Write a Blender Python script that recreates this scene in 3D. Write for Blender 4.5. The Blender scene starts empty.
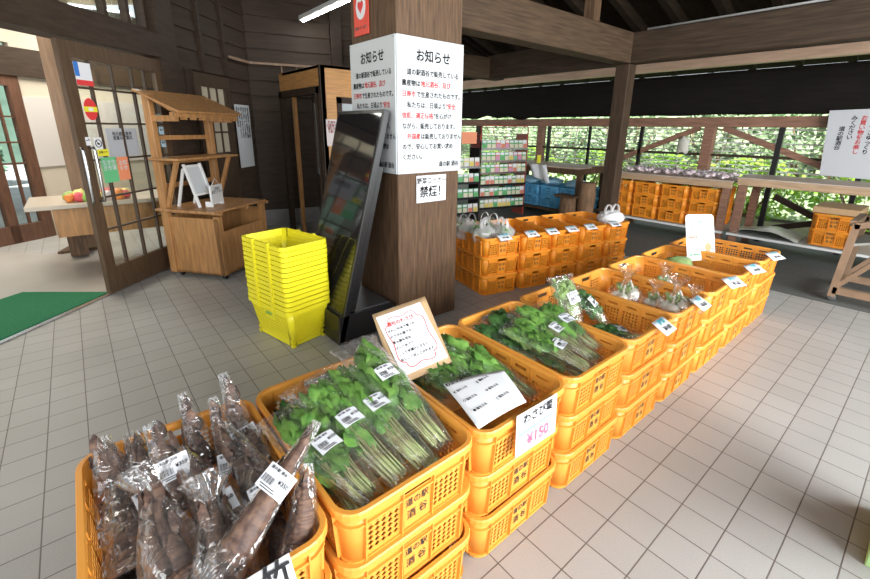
import bpy, bmesh, math, random
from mathutils import Vector, Matrix, noise, Euler
PI = math.pi
S = bpy.context.scene
COL = S.collection
rnd = random.Random(7)

# ------------------------------------------------------------------ camera
cam = bpy.data.cameras.new('camera')
camo = bpy.data.objects.new('camera', cam); COL.objects.link(camo); S.camera = camo
cam.sensor_width = 36.0; cam.sensor_fit = 'HORIZONTAL'
cam.lens = 36.0 * 424.6 / 870.0
cam.shift_y = -(289.5 - 255.0) / 870.0
cam.clip_start = 0.02
pit, rol, yaw = .289, -.0125, .8745
cy_, sy_, cp_, sp_ = math.cos(yaw), math.sin(yaw), math.cos(pit), math.sin(pit)
fw = Vector((cy_ * cp_, sy_ * cp_, -sp_)); rt = Vector((sy_, -cy_, 0)); dn = fw.cross(rt)
cr, sr = math.cos(rol), math.sin(rol)
rt2 = rt * cr + dn * sr; dn2 = -rt * sr + dn * cr
mw = Matrix.Identity(4)
for i in range(3):
    mw[i][0] = rt2[i]; mw[i][1] = -dn2[i]; mw[i][2] = -fw[i]
mw[0][3], mw[1][3], mw[2][3] = 0, 0, 1.43
camo.matrix_world = mw

# ------------------------------------------------------------------ world, lights, exposure
S.view_settings.view_transform = 'Standard'; S.view_settings.look = 'None'
S.view_settings.gamma = 1.0; S.view_settings.use_curve_mapping = False
S.view_settings.exposure = 0.68
W = bpy.data.worlds.new('sky'); S.world = W; W.use_nodes = True
bg = W.node_tree.nodes['Background']
bg.inputs[0].default_value = (.88, .95, 1.0, 1); bg.inputs[1].default_value = .8
S.cycles.transparent_max_bounces = 20
S.cycles.max_bounces = 8

def area(name, loc, target, sx, sy, power, color=(1, 1, 1)):
    l = bpy.data.lights.new(name, 'AREA'); l.shape = 'RECTANGLE'; l.size = sx; l.size_y = sy
    l.energy = power; l.color = color
    o = bpy.data.objects.new(name, l); COL.objects.link(o); o.location = loc
    d = Vector(target) - Vector(loc); o.rotation_euler = d.to_track_quat('-Z', 'Y').to_euler()
    return o
sun = bpy.data.lights.new('sun', 'SUN'); sun.energy = 8; sun.angle = math.radians(3); sun.color = (1, .97, .9)
suno = bpy.data.objects.new('sun', sun); COL.objects.link(suno); suno.rotation_euler = Vector((.55, .25, -1)).to_track_quat('-Z', 'Y').to_euler()
area('daylight_open_side', (2.4, -3.2, 1.75), (2.2, 1.2, .35), 4.6, 2.0, 330, (.97, .985, 1))
area('daylight_entrance', (-2.8, -1.2, 2.4), (1.2, 2.0, .3), 3.0, 2.0, 60, (1, .99, .97))

# ------------------------------------------------------------------ materials
MATS = {}
def mat(name, col, rough=.6, metal=0.0, spec=.5, noise_scale=0, noise_amt=.0, noise_col=None, stretch=(1, 1, 1),
        bump=0.0, bump_scale=None, emit=None, estr=0, trans=0, rot=(0, 0, 0), detail=4.0, rand=0.0):
    if name in MATS: return MATS[name]
    m = bpy.data.materials.new(name); m.use_nodes = True; nt = m.node_tree; N = nt.nodes; L = nt.links
    b = N['Principled BSDF']; b.inputs['Base Color'].default_value = (*col, 1)
    b.inputs['Roughness'].default_value = rough; b.inputs['Metallic'].default_value = metal
    b.inputs['Specular IOR Level'].default_value = spec
    if emit: b.inputs['Emission Color'].default_value = (*emit, 1); b.inputs['Emission Strength'].default_value = estr
    if noise_scale or bump:
        tc = N.new('ShaderNodeTexCoord'); mp = N.new('ShaderNodeMapping'); mp.inputs['Scale'].default_value = stretch
        mp.inputs['Rotation'].default_value = rot
        L.new(tc.outputs['Object'], mp.inputs['Vector'])
        n = N.new('ShaderNodeTexNoise'); n.inputs['Scale'].default_value = noise_scale or bump_scale
        n.inputs['Detail'].default_value = detail; L.new(mp.outputs[0], n.inputs['Vector'])
        if noise_amt:
            r = N.new('ShaderNodeValToRGB'); r.color_ramp.elements[0].position = .3; r.color_ramp.elements[1].position = .7
            c2 = noise_col or tuple(c * (1 - noise_amt) for c in col)
            r.color_ramp.elements[0].color = (*c2, 1); r.color_ramp.elements[1].color = (*col, 1)
            L.new(n.outputs['Fac'], r.inputs[0]); src = r.outputs[0]
            if rand:
                oi = N.new('ShaderNodeObjectInfo'); mr = N.new('ShaderNodeMapRange')
                mr.inputs[3].default_value = 1 - rand; mr.inputs[4].default_value = 1 + rand
                L.new(oi.outputs['Random'], mr.inputs[0]); hs = N.new('ShaderNodeHueSaturation')
                L.new(mr.outputs[0], hs.inputs['Value']); L.new(src, hs.inputs['Color']); src = hs.outputs[0]
            L.new(src, b.inputs['Base Color'])
        if bump:
            n2 = n
            if bump_scale and noise_scale and bump_scale != noise_scale:
                n2 = N.new('ShaderNodeTexNoise'); n2.inputs['Scale'].default_value = bump_scale; n2.inputs['Detail'].default_value = 5
                L.new(mp.outputs[0], n2.inputs['Vector'])
            bp = N.new('ShaderNodeBump'); bp.inputs['Strength'].default_value = bump; bp.inputs['Distance'].default_value = .01
            L.new(n2.outputs['Fac'], bp.inputs['Height']); L.new(bp.outputs[0], b.inputs['Normal'])
    if trans:
        t = N.new('ShaderNodeBsdfTranslucent'); mx = N.new('ShaderNodeMixShader'); mx.inputs[0].default_value = trans
        if b.inputs['Base Color'].is_linked: L.new(b.inputs['Base Color'].links[0].from_socket, t.inputs[0])
        else: t.inputs[0].default_value = (*col, 1)
        L.new(b.outputs[0], mx.inputs[1]); L.new(t.outputs[0], mx.inputs[2]); L.new(mx.outputs[0], N['Material Output'].inputs[0])
    MATS[name] = m; return m

def film(name, tint=(1, 1, 1), opac=.12, rough=.12, white=.0, bscale=22, bstr=.9):
    """thin clear plastic film: transparent, with a glossy skin that wrinkles catch"""
    m = bpy.data.materials.new(name); m.use_nodes = True; nt = m.node_tree; N = nt.nodes; L = nt.links
    N.remove(N['Principled BSDF'])
    tr = N.new('ShaderNodeBsdfTransparent'); tr.inputs[0].default_value = (*tint, 1)
    gl = N.new('ShaderNodeBsdfGlossy'); gl.inputs['Roughness'].default_value = rough; gl.inputs[0].default_value = (1, 1, 1, 1)
    tc = N.new('ShaderNodeTexCoord'); n = N.new('ShaderNodeTexNoise'); n.inputs['Scale'].default_value = bscale
    n.inputs['Detail'].default_value = 3; n.inputs['Distortion'].default_value = .8
    L.new(tc.outputs['Object'], n.inputs['Vector'])
    bp = N.new('ShaderNodeBump'); bp.inputs['Strength'].default_value = bstr; bp.inputs['Distance'].default_value = .02
    L.new(n.outputs['Fac'], bp.inputs['Height'])
    L.new(bp.outputs[0], gl.inputs['Normal'])
    fr = N.new('ShaderNodeLayerWeight'); fr.inputs[0].default_value = .28; L.new(bp.outputs[0], fr.inputs['Normal'])
    ma = N.new('ShaderNodeMath'); ma.operation = 'MULTIPLY_ADD'; ma.inputs[1].default_value = .55; ma.inputs[2].default_value = opac
    ma.use_clamp = True
    L.new(fr.outputs['Facing'], ma.inputs[0])
    mx = N.new('ShaderNodeMixShader'); L.new(ma.outputs[0], mx.inputs[0]); L.new(tr.outputs[0], mx.inputs[1]); L.new(gl.outputs[0], mx.inputs[2])
    out = mx
    if white:
        df = N.new('ShaderNodeBsdfDiffuse'); df.inputs[0].default_value = (.9, .9, .9, 1)
        m2 = N.new('ShaderNodeMixShader'); m2.inputs[0].default_value = white
        L.new(mx.outputs[0], m2.inputs[1]); L.new(df.outputs[0], m2.inputs[2]); out = m2
    L.new(out.outputs[0], N['Material Output'].inputs[0])
    return m

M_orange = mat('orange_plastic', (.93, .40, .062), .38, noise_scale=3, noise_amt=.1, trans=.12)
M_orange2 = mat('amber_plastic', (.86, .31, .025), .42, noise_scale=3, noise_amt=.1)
M_yellow = mat('yellow_plastic', (.96, .86, .025), .35, trans=.1)
M_blue = mat('blue_plastic', (.12, .42, .68), .4)
M_ink = mat('black_ink', (.015, .015, .018), .6)
M_red = mat('red_ink', (.75, .05, .05), .6)
M_pink = mat('pink_ink', (.9, .25, .4), .6)
M_teal = mat('teal_ink', (.05, .5, .6), .6)
M_greeni = mat('green_ink', (.05, .45, .2), .6)
M_paper = mat('white_paper', (.82, .83, .85), .6)
M_board = mat('white_board', (.60, .62, .63), .45)
M_kraft = mat('kraft_board', (.52, .34, .18), .7)
M_oldwood = mat('weathered_wood', (.16, .092, .050), .6, spec=.3, noise_scale=9, noise_amt=.5, noise_col=(.065, .038, .022), stretch=(6, 6, .5), bump=.25)
M_dark = mat('dark_stained_wood', (.058, .037, .024), .6, spec=.3, noise_scale=7, noise_amt=.4, stretch=(1, 1, 5), bump=.15)
M_darkb = mat('dark_board', (.066, .044, .030), .65, spec=.25, noise_scale=5, noise_amt=.35, stretch=(.6, .6, 6), bump=.15)
M_beam = mat('beam_timber', (.105, .066, .038), .6, spec=.3, noise_scale=6, noise_amt=.5, stretch=(.6, 3, 8), bump=.2)
M_beamy = mat('cross_beam_timber', (.072, .046, .028), .6, spec=.3, noise_scale=6, noise_amt=.5, stretch=(3, .6, 8), bump=.2)
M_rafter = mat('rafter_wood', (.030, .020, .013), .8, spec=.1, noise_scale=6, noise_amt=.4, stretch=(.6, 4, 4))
M_tan = mat('tan_timber', (.68, .46, .32), .6, noise_scale=6, noise_amt=.25, stretch=(4, .5, 4))
M_red_wood = mat('reddish_timber', (.33, .17, .11), .6, noise_scale=8, noise_amt=.4, stretch=(4, .6, 4), bump=.1)
M_shelfw = mat('shelf_timber', (.56, .38, .23), .6, noise_scale=8, noise_amt=.3, stretch=(4, .5, 4), bump=.1)
M_pine = mat('varnished_pine', (.54, .27, .10), .4, noise_scale=7, noise_amt=.4, stretch=(5, 5, .6), bump=.05)
M_pineh = mat('pine_planks', (.72, .36, .12), .4, noise_scale=7, noise_amt=.35, stretch=(.8, .8, 9), bump=.05)
M_prop = mat('light_bare_wood', (.34, .22, .14), .6, noise_scale=7, noise_amt=.3, stretch=(5, 5, .6))
M_doorw = mat('door_wood', (.085, .055, .036), .45, noise_scale=8, noise_amt=.4, stretch=(5, 5, .7))
M_doorlow = mat('worn_door_wood', (.12, .072, .040), .45, noise_scale=8, noise_amt=.4, stretch=(5, 5, .7))
M_black = mat('black_metal', (.012, .012, .013), .3)
M_screen = mat('glossy_screen', (.01, .01, .012), .06, spec=.8)
M_steel = mat('steel', (.55, .56, .57), .25, metal=1)
M_white = mat('white_painted', (.8, .8, .79), .5)
M_cream = mat('cream_plaster', (.62, .55, .44), .8)
M_conc = mat('concrete', (.30, .29, .28), .8, noise_scale=8, noise_amt=.2, bump=.1)
M_asph = mat('asphalt', (.13, .135, .128), .75, noise_scale=30, noise_amt=.25, bump=.2)
M_mat = mat('green_mat', (.005, .20, .075), .9, noise_scale=180, noise_amt=.45, bump=.6)
M_tarp = mat('black_tarp', (.012, .010, .008), .8, spec=.15, noise_scale=3, noise_amt=.3, stretch=(1, 1, 8), bump=.4)
M_soil = mat('soil', (.30, .24, .17), .9, noise_scale=6, noise_amt=.5, noise_col=(.14, .16, .07))
M_grass = mat('grass_bank', (.38, .46, .30), .9, noise_scale=5, noise_amt=.6, noise_col=(.16, .24, .12), bump=.5)
M_leaf = mat('green_leaf', (.25, .46, .10), .42, noise_scale=26, noise_amt=.5, noise_col=(.10, .27, .05), trans=.28, rand=.25)
M_leafd = mat('dark_leaf', (.13, .30, .08), .45, noise_scale=26, noise_amt=.5, noise_col=(.035, .12, .03), trans=.2, rand=.2)
M_leafp = mat('pale_leaf', (.42, .60, .22), .5, noise_scale=16, noise_amt=.3, trans=.25)
M_bush = mat('bush_leaf', (.40, .52, .30), .6, noise_scale=1.5, noise_amt=.6, noise_col=(.03, .12, .02), trans=.35, rand=.3)
M_bushy = mat('yellow_green_leaf', (.38, .58, .06), .6, noise_scale=1.5, noise_amt=.4, noise_col=(.15, .35, .03), trans=.35, rand=.2)
M_stem = mat('pale_stem', (.48, .60, .24), .45, noise_scale=20, noise_amt=.3, noise_col=(.30, .22, .12), trans=.1)
M_shoot = mat('shoot_sheath', (.20, .115, .075), .6, noise_scale=22, noise_amt=.6, noise_col=(.055, .032, .03), stretch=(3, 3, .6), bump=.5, rand=.25)
M_shootb = mat('shoot_base', (.55, .38, .16), .6, noise_scale=25, noise_amt=.4)
M_radish = mat('white_root', (.78, .76, .66), .4, noise_scale=10, noise_amt=.12)
M_garlic = mat('pinkish_white_bulb', (.9, .84, .84), .6, noise_scale=20, noise_amt=.35, noise_col=(.66, .50, .54), rand=.15)
M_label = mat('label_paper', (.80, .82, .86), .45)
M_stump = mat('stump_wood', (.30, .17, .09), .8, noise_scale=9, noise_amt=.5, stretch=(5, 5, .7), bump=.4)
M_greyup = mat('grey_sheet', (.36, .37, .34), .7, noise_scale=4, noise_amt=.15, bump=.1)
F_clear = film('clear_film', opac=.05, rough=.15, bstr=.8, white=.025)
F_shoot = film('crinkled_film', opac=.08, bscale=18, bstr=1.0, rough=.11, white=.03)
F_bag = film('milky_film', opac=.08, white=.30)
F_whitebag = film('white_bag_film', opac=.05, white=.85)

def glass_mat():
    m = bpy.data.materials.new('window_glass'); m.use_nodes = True; N = m.node_tree.nodes; L = m.node_tree.links
    N.remove(N['Principled BSDF'])
    a = N.new('ShaderNodeBsdfTransparent'); a.inputs[0].default_value = (.93, .96, .95, 1)
    g = N.new('ShaderNodeBsdfGlossy'); g.inputs['Roughness'].default_value = .03
    f = N.new('ShaderNodeLayerWeight'); f.inputs[0].default_value = .12
    x = N.new('ShaderNodeMixShader'); L.new(f.outputs['Facing'], x.inputs[0]); L.new(a.outputs[0], x.inputs[1]); L.new(g.outputs[0], x.inputs[2])
    L.new(x.outputs[0], N['Material Output'].inputs[0]); return m
M_glass = glass_mat()

def tile_mat():
    m = bpy.data.materials.new('floor_tiles'); m.use_nodes = True; N = m.node_tree.nodes; L = m.node_tree.links
    b = N['Principled BSDF']; b.inputs['Roughness'].default_value = .42
    g = N.new('ShaderNodeNewGeometry'); mp = N.new('ShaderNodeMapping')
    mp.inputs['Location'].default_value = (OX, OY, 0); L.new(g.outputs['Position'], mp.inputs['Vector'])
    br = N.new('ShaderNodeTexBrick'); br.offset = 0; br.squash = 1
    br.inputs['Scale'].default_value = 1; br.inputs['Brick Width'].default_value = TS; br.inputs['Row Height'].default_value = TS
    br.inputs['Mortar Size'].default_value = .0024; br.inputs['Mortar Smooth'].default_value = .2
    br.inputs['Color1'].default_value = (.372, .368, .352, 1); br.inputs['Color2'].default_value = (.405, .400, .385, 1)
    br.inputs['Mortar'].default_value = (.13, .115, .10, 1)
    L.new(mp.outputs[0], br.inputs['Vector'])
    n = N.new('ShaderNodeTexNoise'); n.inputs['Scale'].default_value = 220; L.new(g.outputs['Position'], n.inputs['Vector'])
    n2 = N.new('ShaderNodeTexNoise'); n2.inputs['Scale'].default_value = 1.3; L.new(g.outputs['Position'], n2.inputs['Vector'])
    ad = N.new('ShaderNodeMath'); ad.operation = 'ADD'; L.new(n.outputs['Fac'], ad.inputs[0]); L.new(n2.outputs['Fac'], ad.inputs[1])
    mr = N.new('ShaderNodeMapRange'); mr.inputs[1].default_value = .6; mr.inputs[2].default_value = 1.4; mr.inputs[3].default_value = .86; mr.inputs[4].default_value = 1.12
    L.new(ad.outputs[0], mr.inputs[0])
    hs = N.new('ShaderNodeHueSaturation'); L.new(br.outputs['Color'], hs.inputs['Color']); L.new(mr.outputs[0], hs.inputs['Value'])
    L.new(hs.outputs[0], b.inputs['Base Color'])
    bp = N.new('ShaderNodeBump'); bp.inputs['Strength'].default_value = .5; bp.inputs['Distance'].default_value = .003; bp.invert = True
    L.new(br.outputs['Fac'], bp.inputs['Height']); L.new(bp.outputs[0], b.inputs['Normal'])
    return m
TS = .151
OX = TS - .8935 % TS + .012; OY = TS - .6953 % TS
M_tile = tile_mat()

# ------------------------------------------------------------------ helpers
class MB:
    def __init__(s): s.b = bmesh.new()
    def face(s, pts):
        vs = [s.b.verts.new(p) for p in pts]
        try: return s.b.faces.new(vs)
        except ValueError: return None
    def box(s, c, d, mtx=None, bev=0):
        r = bmesh.ops.create_cube(s.b, size=1)
        vs = r['verts']
        for v in vs:
            v.co = Vector((v.co.x * d[0], v.co.y * d[1], v.co.z * d[2]))
        if bev:
            es = list({e for v in vs for e in v.link_edges})
            rr = bmesh.ops.bevel(s.b, geom=es, offset=bev, segments=1, affect='EDGES')
            vs = list({v for f in rr['faces'] for v in f.verts} | {v for v in vs if v.is_valid})
        for v in vs:
            v.co = (mtx @ v.co if mtx else v.co) + Vector(c)
        return s
    def b2(s, lo, hi, bev=0):
        return s.box([(a + b) / 2 for a, b in zip(lo, hi)], [abs(b - a) for a, b in zip(lo, hi)], bev=bev)
    def bar(s, p, q, w, h, up=(0, 0, 1), bev=0):
        p, q = Vector(p), Vector(q); d = q - p; x = d.normalized(); z = Vector(up)
        y = z.cross(x)
        if y.length < 1e-4: y = Vector((0, 1, 0)).cross(x)
        y.normalize(); z = x.cross(y)
        M = Matrix((x, y, z)).transposed()
        return s.box((p + q) / 2, (d.length, w, h), M, bev)
    def tube(s, pts, r, seg=8, cap=True):
        pts = [Vector(p) for p in pts]; rings = []
        for i, p in enumerate(pts):
            d = (pts[min(i + 1, len(pts) - 1)] - pts[max(i - 1, 0)]).normalized()
            a = d.orthogonal().normalized() if i == 0 else (rings_a - rings_a.dot(d) * d).normalized()
            rings_a = a; bb = d.cross(a); rr = r[i] if isinstance(r, (list, tuple)) else r
            rings.append([s.b.verts.new(p + (a * math.cos(t) + bb * math.sin(t)) * rr) for t in [2 * PI * k / seg for k in range(seg)]])
        for i in range(len(rings) - 1):
            for k in range(seg):
                f = s.b.faces.new((rings[i][k], rings[i][(k + 1) % seg], rings[i + 1][(k + 1) % seg], rings[i + 1][k])); f.smooth = True
        if cap:
            s.b.faces.new(rings[0][::-1]); s.b.faces.new(rings[-1])
        return s
    def grid(s, fn, nu, nv, wrap=False, smooth=True):
        g = [[s.b.verts.new(fn(u / nu, v / nv)) for v in range(nv + 1)] for u in range(nu if wrap else nu + 1)]
        for u in range(nu):
            for v in range(nv):
                a = g[u]; c = g[(u + 1) % len(g)]
                f = s.b.faces.new((a[v], c[v], c[v + 1], a[v + 1])); f.smooth = smooth
        return s
    def sphere(s, c, r, seg=12, rings=8, sc=(1, 1, 1), nz=0, seed=0):
        def fn(u, v):
            t = u * 2 * PI; p = PI * (.001 + v * .998)
            d = Vector((math.sin(p) * math.cos(t), math.sin(p) * math.sin(t), -math.cos(p)))
            k = 1 + (nz * noise.noise(d * 2 + Vector((seed, seed * 2, 0))) if nz else 0)
            return Vector(c) + Vector((d.x * sc[0], d.y * sc[1], d.z * sc[2])) * r * k
        return s.grid(fn, seg, rings, wrap=True)
    def prism(s, poly, z0, z1):
        lo = [s.b.verts.new((x, y, z0)) for x, y in poly]; hi = [s.b.verts.new((x, y, z1)) for x, y in poly]
        n = len(poly)
        for i in range(n): s.b.faces.new((lo[i], lo[(i + 1) % n], hi[(i + 1) % n], hi[i]))
        s.b.faces.new(lo[::-1]); s.b.faces.new(hi); return s
    def mesh(s, name, m, fix=True):
        if fix:
            bmesh.ops.remove_doubles(s.b, verts=s.b.verts, dist=1e-5)
            bmesh.ops.recalc_face_normals(s.b, faces=s.b.faces)
        me = bpy.data.meshes.new(name); s.b.to_mesh(me); s.b.free()
        for x in (m if isinstance(m, (list, tuple)) else [m]): me.materials.append(x)
        return me
def obj(name, mb, m=None, parent=None, loc=None, rot=None, fix=True):
    me = mb if isinstance(mb, bpy.types.Mesh) else mb.mesh(name, m, fix)
    o = bpy.data.objects.new(name, me); COL.objects.link(o)
    if parent: o.parent = parent
    if loc is not None: o.location = loc
    if rot is not None: o.rotation_euler = rot
    return o
def thing(name, label, cat, loc=(0, 0, 0), rz=0, group=None):
    o = bpy.data.objects.new(name, None); o.empty_display_size = .05; COL.objects.link(o); o.location = loc; o.rotation_euler = (0, 0, rz)
    return tag(o, label, cat, group)
def tag(o, label, cat, group=None):
    o['label'] = label; o['category'] = cat
    if group: o['group'] = group
    return o
def struct(name, mb, m, parent=None, **k):
    o = obj(name, mb, m, parent, **k)
    if not parent: o['kind'] = 'structure'
    return o
KIDS = {}
def dup(o, parent=None, label=None):
    c = o.copy(); COL.objects.link(c)
    if parent is not None: c.parent = parent
    if label: c['label'] = label
    for ch in kids(o): dup(ch, c)
    return c
def kids(o):
    return [x for x in o.children]
def frame_mtx(o, xd, yd):
    x = Vector(xd).normalized(); y = Vector(yd); y = (y - y.dot(x) * x).normalized(); z = x.cross(y)
    M = Matrix((x, y, z)).transposed().to_4x4(); M.translation = Vector(o); return M
TXT = {}
def text(parent, s, size, m, origin, xd, yd, name='lettering', align='LEFT', sx=1.0, spacing=1.0, off=.0012, line=1.0, bold=.026):
    """writing as a mesh: origin = top-left (or centre top), xd along the line, yd up"""
    key = (s, align, spacing, m.name, line, bold)
    if key not in TXT:
        cu = bpy.data.curves.new('t', 'FONT'); cu.body = s; cu.size = 1; cu.align_x = align; cu.align_y = 'TOP'; cu.resolution_u = 2
        cu.space_line = line; cu.space_character = spacing; cu.offset = .011
        to = bpy.data.objects.new('t', cu); COL.objects.link(to)
        bpy.context.view_layer.update()
        me = bpy.data.meshes.new_from_object(to.evaluated_get(bpy.context.evaluated_depsgraph_get()))
        if bold:
            bm = bmesh.new(); bm.from_mesh(me); g = bm.verts[:] + bm.edges[:] + bm.faces[:]
            for dx, dy in ((bold, 0), (0, bold)):
                r = bmesh.ops.duplicate(bm, geom=g); bmesh.ops.translate(bm, verts=[q for q in r['geom'] if isinstance(q, bmesh.types.BMVert)], vec=(dx, dy, 0))
            bm.to_mesh(me); bm.free()
        me.name = 'lettering'; me.materials.clear(); me.materials.append(m)
        bpy.data.objects.remove(to); bpy.data.curves.remove(cu); TXT[key] = me
    o = bpy.data.objects.new(name, TXT[key]); COL.objects.link(o); o.parent = parent
    M = frame_mtx(origin, xd, yd); z = M.to_3x3().col[2]; M.translation += Vector(z) * off
    o.matrix_local = M @ Matrix.Diagonal((size * sx, size, 1, 1))
    return o
def solidify(mb, name, m, t):
    me = mb.mesh(name, m); o = bpy.data.objects.new('x', me); COL.objects.link(o)
    md = o.modifiers.new('s', 'SOLIDIFY'); md.thickness = t; md.offset = -1
    bpy.context.view_layer.update()
    r = bpy.data.meshes.new_from_object(o.evaluated_get(bpy.context.evaluated_depsgraph_get())); r.name = name
    bpy.data.objects.remove(o); bpy.data.meshes.remove(me); return r

# ================================================================== STRUCTURE
TE = 4.87           # edge of the tiled floor
mb = MB(); mb.b2((-4, -4, -.1), (TE, 9.5, 0)); struct('floor', mb, M_tile)
mb = MB(); mb.b2((TE, -4, -.12), (8.2, 9.5, -.006)); struct('floor_outer', mb, M_asph)
mb = MB(); mb.b2((8.2, -8, -.2), (22, 16, -.05)); struct('ground', mb, M_soil)
# wall frame on the shop side: origin D, u along, n towards us
D = Vector((.04, 4.45, 0)); u = Vector((.7107, .7035, 0)); n = Vector((.7035, -.7107, 0))
def LW(s, o, z): return D + u * s + n * o + Vector((0, 0, z))
LM = Matrix((u, n, Vector((0, 0, 1)))).transposed()
def lbox(mb, s0, s1, o0, o1, z0, z1, bev=0):
    mb.box(LW((s0 + s1) / 2, (o0 + o1) / 2, (z0 + z1) / 2), (abs(s1 - s0), abs(o1 - o0), abs(z1 - z0)), LM, bev); return mb
SE = 2.80
# back wall frame
K = LW(SE, 0, 0); v = Vector((.9659, -.2588, 0)); nb = Vector((-.2588, -.9659, 0))
def BW(s, o, z): return K + v * s + nb * o + Vector((0, 0, z))
BM = Matrix((v, nb, Vector((0, 0, 1)))).transposed()
def bbox_(mb, s0, s1, o0, o1, z0, z1, bev=0):
    mb.box(BW((s0 + s1) / 2, (o0 + o1) / 2, (z0 + z1) / 2), (abs(s1 - s0), abs(o1 - o0), abs(z1 - z0)), BM, bev); return mb
BL = 3.0
mb = MB()
lbox(mb, 1.06, SE + .05, -.16, -.03, 0, 4.6)
lbox(mb, -3.5, 1.06, -.16, -.03, 2.95, 4.6)
z = 1.98; 
for s0, s1, z0 in ((1.30, 2.80, 2.02), (2.28, 2.80, .25)):
    z = z0
    zmax = 4.5 if z0 > 1 else 2.02
    while z < zmax:
        zz = min(z + .2, zmax)
        a = [LW(s0, .0, z), LW(s1, .0, z), LW(s1, -.022, zz), LW(s0, -.022, zz)]
        mb.face(a); mb.face([LW(s0, .0, z), LW(s0, -.03, z), LW(s1, -.03, z), LW(s1, .0, z)])
        z += .2
struct('wall_left', mb, M_darkb, fix=False)
mb = MB(); lbox(mb, 2.28, SE, -.03, .02, 0, .24)
bbox_(mb, 0, BL, -.03, .02, 0, .24); struct('trim_1', mb, M_conc)
mb = MB(); bbox_(mb, -.05, BL, -.16, -.03, 0, 4.6)
z = .24
while z < 4.5:
    mb.face([BW(0, 0, z), BW(BL, 0, z), BW(BL, -.022, z + .2), BW(0, -.022, z + .2)])
    mb.face([BW(0, 0, z), BW(0, -.03, z), BW(BL, -.03, z), BW(BL, 0, z)]); z += .2
struct('wall_back', mb, M_darkb, fix=False)
# battens and posts on the shop wall
for k, (s0, w, z0) in enumerate(((1.74, .05, 2.03), (2.20, .05, 2.03))):
    mb = MB(); lbox(mb, s0, s0 + w, -.02, .03, z0, 4.5); struct('trim_%d' % (k + 2), mb, M_dark)
mb = MB(); lbox(mb, 1.06, 1.30, -.16, .05, 0, 4.5); struct('trim_4', mb, M_dark)
mb = MB(); lbox(mb, -3.5, 1.06, -.18, .05, 2.06, 2.27); struct('trim_5', mb, M_dark)       # lintel
mb = MB(); lbox(mb, -3.5, 1.06, -.12, -.02, 2.27, 2.31); lbox(mb, -3.5, 1.06, -.12, -.02, 2.88, 2.95)
for s in (-1.3, -.76, -.22, .10, .55, .80, 1.02): lbox(mb, s, s + .035, -.1, -.03, 2.31, 2.88)
wf = struct('window_1', mb, M_dark)
mb = MB(); lbox(mb, -3.5, 1.06, -.075, -.065, 2.31, 2.88); obj('window_glass', mb, M_glass, wf)
mb = MB(); bbox_(mb, .0, 1.15, .0, .03, 2.24, 2.27); lbox(mb, 2.30, SE, .0, .03, 2.24, 2.27); struct('trim_6', mb, M_prop)
mb = MB(); bbox_(mb, 1.12, 1.28, -.02, .05, 2.2, 4.5); struct('trim_7', mb, M_dark)
mb = MB(); bbox_(mb, .42, .435, 0, .012, 1.85, 2.24); bbox_(mb, .62, .635, 0, .012, 1.85, 2.24); struct('trim_8', mb, M_prop)
# second door in the shop wall, dark panels beside it
mb = MB(); lbox(mb, 1.30, 1.56, -.03, .0, 0, 2.02)
for s in (1.33, 1.43, 1.53): lbox(mb, s, s + .02, 0, .012, 0, 2.02)
struct('trim_9', mb, M_dark)
mb = MB()
for a, b_, c, d in ((1.57, 1.68, 0, 2.0), (2.14, 2.26, 0, 2.0), (1.68, 2.14, 1.86, 2.0), (1.68, 2.14, 0, 1.12)): lbox(mb, a, b_, -.03, .01, c, d)
for s in (1.82, 1.98): lbox(mb, s, s + .02, -.02, .005, 1.12, 1.86)
for z in (1.35, 1.6): lbox(mb, 1.68, 2.14, -.02, .004, z, z + .018)
d2 = struct('door_2', mb, M_doorw)
mb = MB(); lbox(mb, 1.68, 2.14, -.016, -.01, 1.12, 1.86); obj('door_pane', mb, mat('frosted_pane', (.55, .48, .36), .3), d2)

# ------------------------------------------------------------------ sliding glazed door leaf (open leaf of the entrance)
mb = MB()
lbox(mb, 0, .10, -.03, .012, .02, 2.04); lbox(mb, .98, 1.07, -.03, .012, .02, 2.04)
lbox(mb, .10, .98, -.03, .012, 1.92, 2.04); lbox(mb, .10, .98, -.03, .012, .02, .24)
d1 = struct('door_1', mb, M_doorlow)
mb = MB()
for s in (.235, .46, .68, .83): lbox(mb, s, s + .018, -.02, .006, .24, 1.92)
for z in (.56, .83, 1.14, 1.43, 1.70): lbox(mb, .10, .98, -.02, .004, z, z + .016)
obj('glazing_bars', mb, M_doorw, d1)
mb = MB(); lbox(mb, .10, .98, -.010, -.006, .24, 1.92); obj('door_pane', mb, M_glass, d1)
mb = MB()
for s in (-.02, .085):
    pts = [LW(max(s, .012), .012, 1.25), LW(s, .05, 1.25), LW(s, .055, 1.23), LW(s, .055, .84), LW(s, .05, .82), LW(max(s, .012), .012, .82)]
    mb.tube(pts, .012, 8)
obj('door_handle', mb, M_steel, d1)
# bare timber jamb behind the leaf and second glazed leaf bars
mb = MB(); mb.box((.0, 6.42, 1.48), (.17, .17, 2.96)); struct('trim_39', mb, M_prop)
mb = MB(); lbox(mb, -3.5, 1.06, -.05, -.01, .0, .010); struct('trim_10', mb, M_steel)
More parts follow.
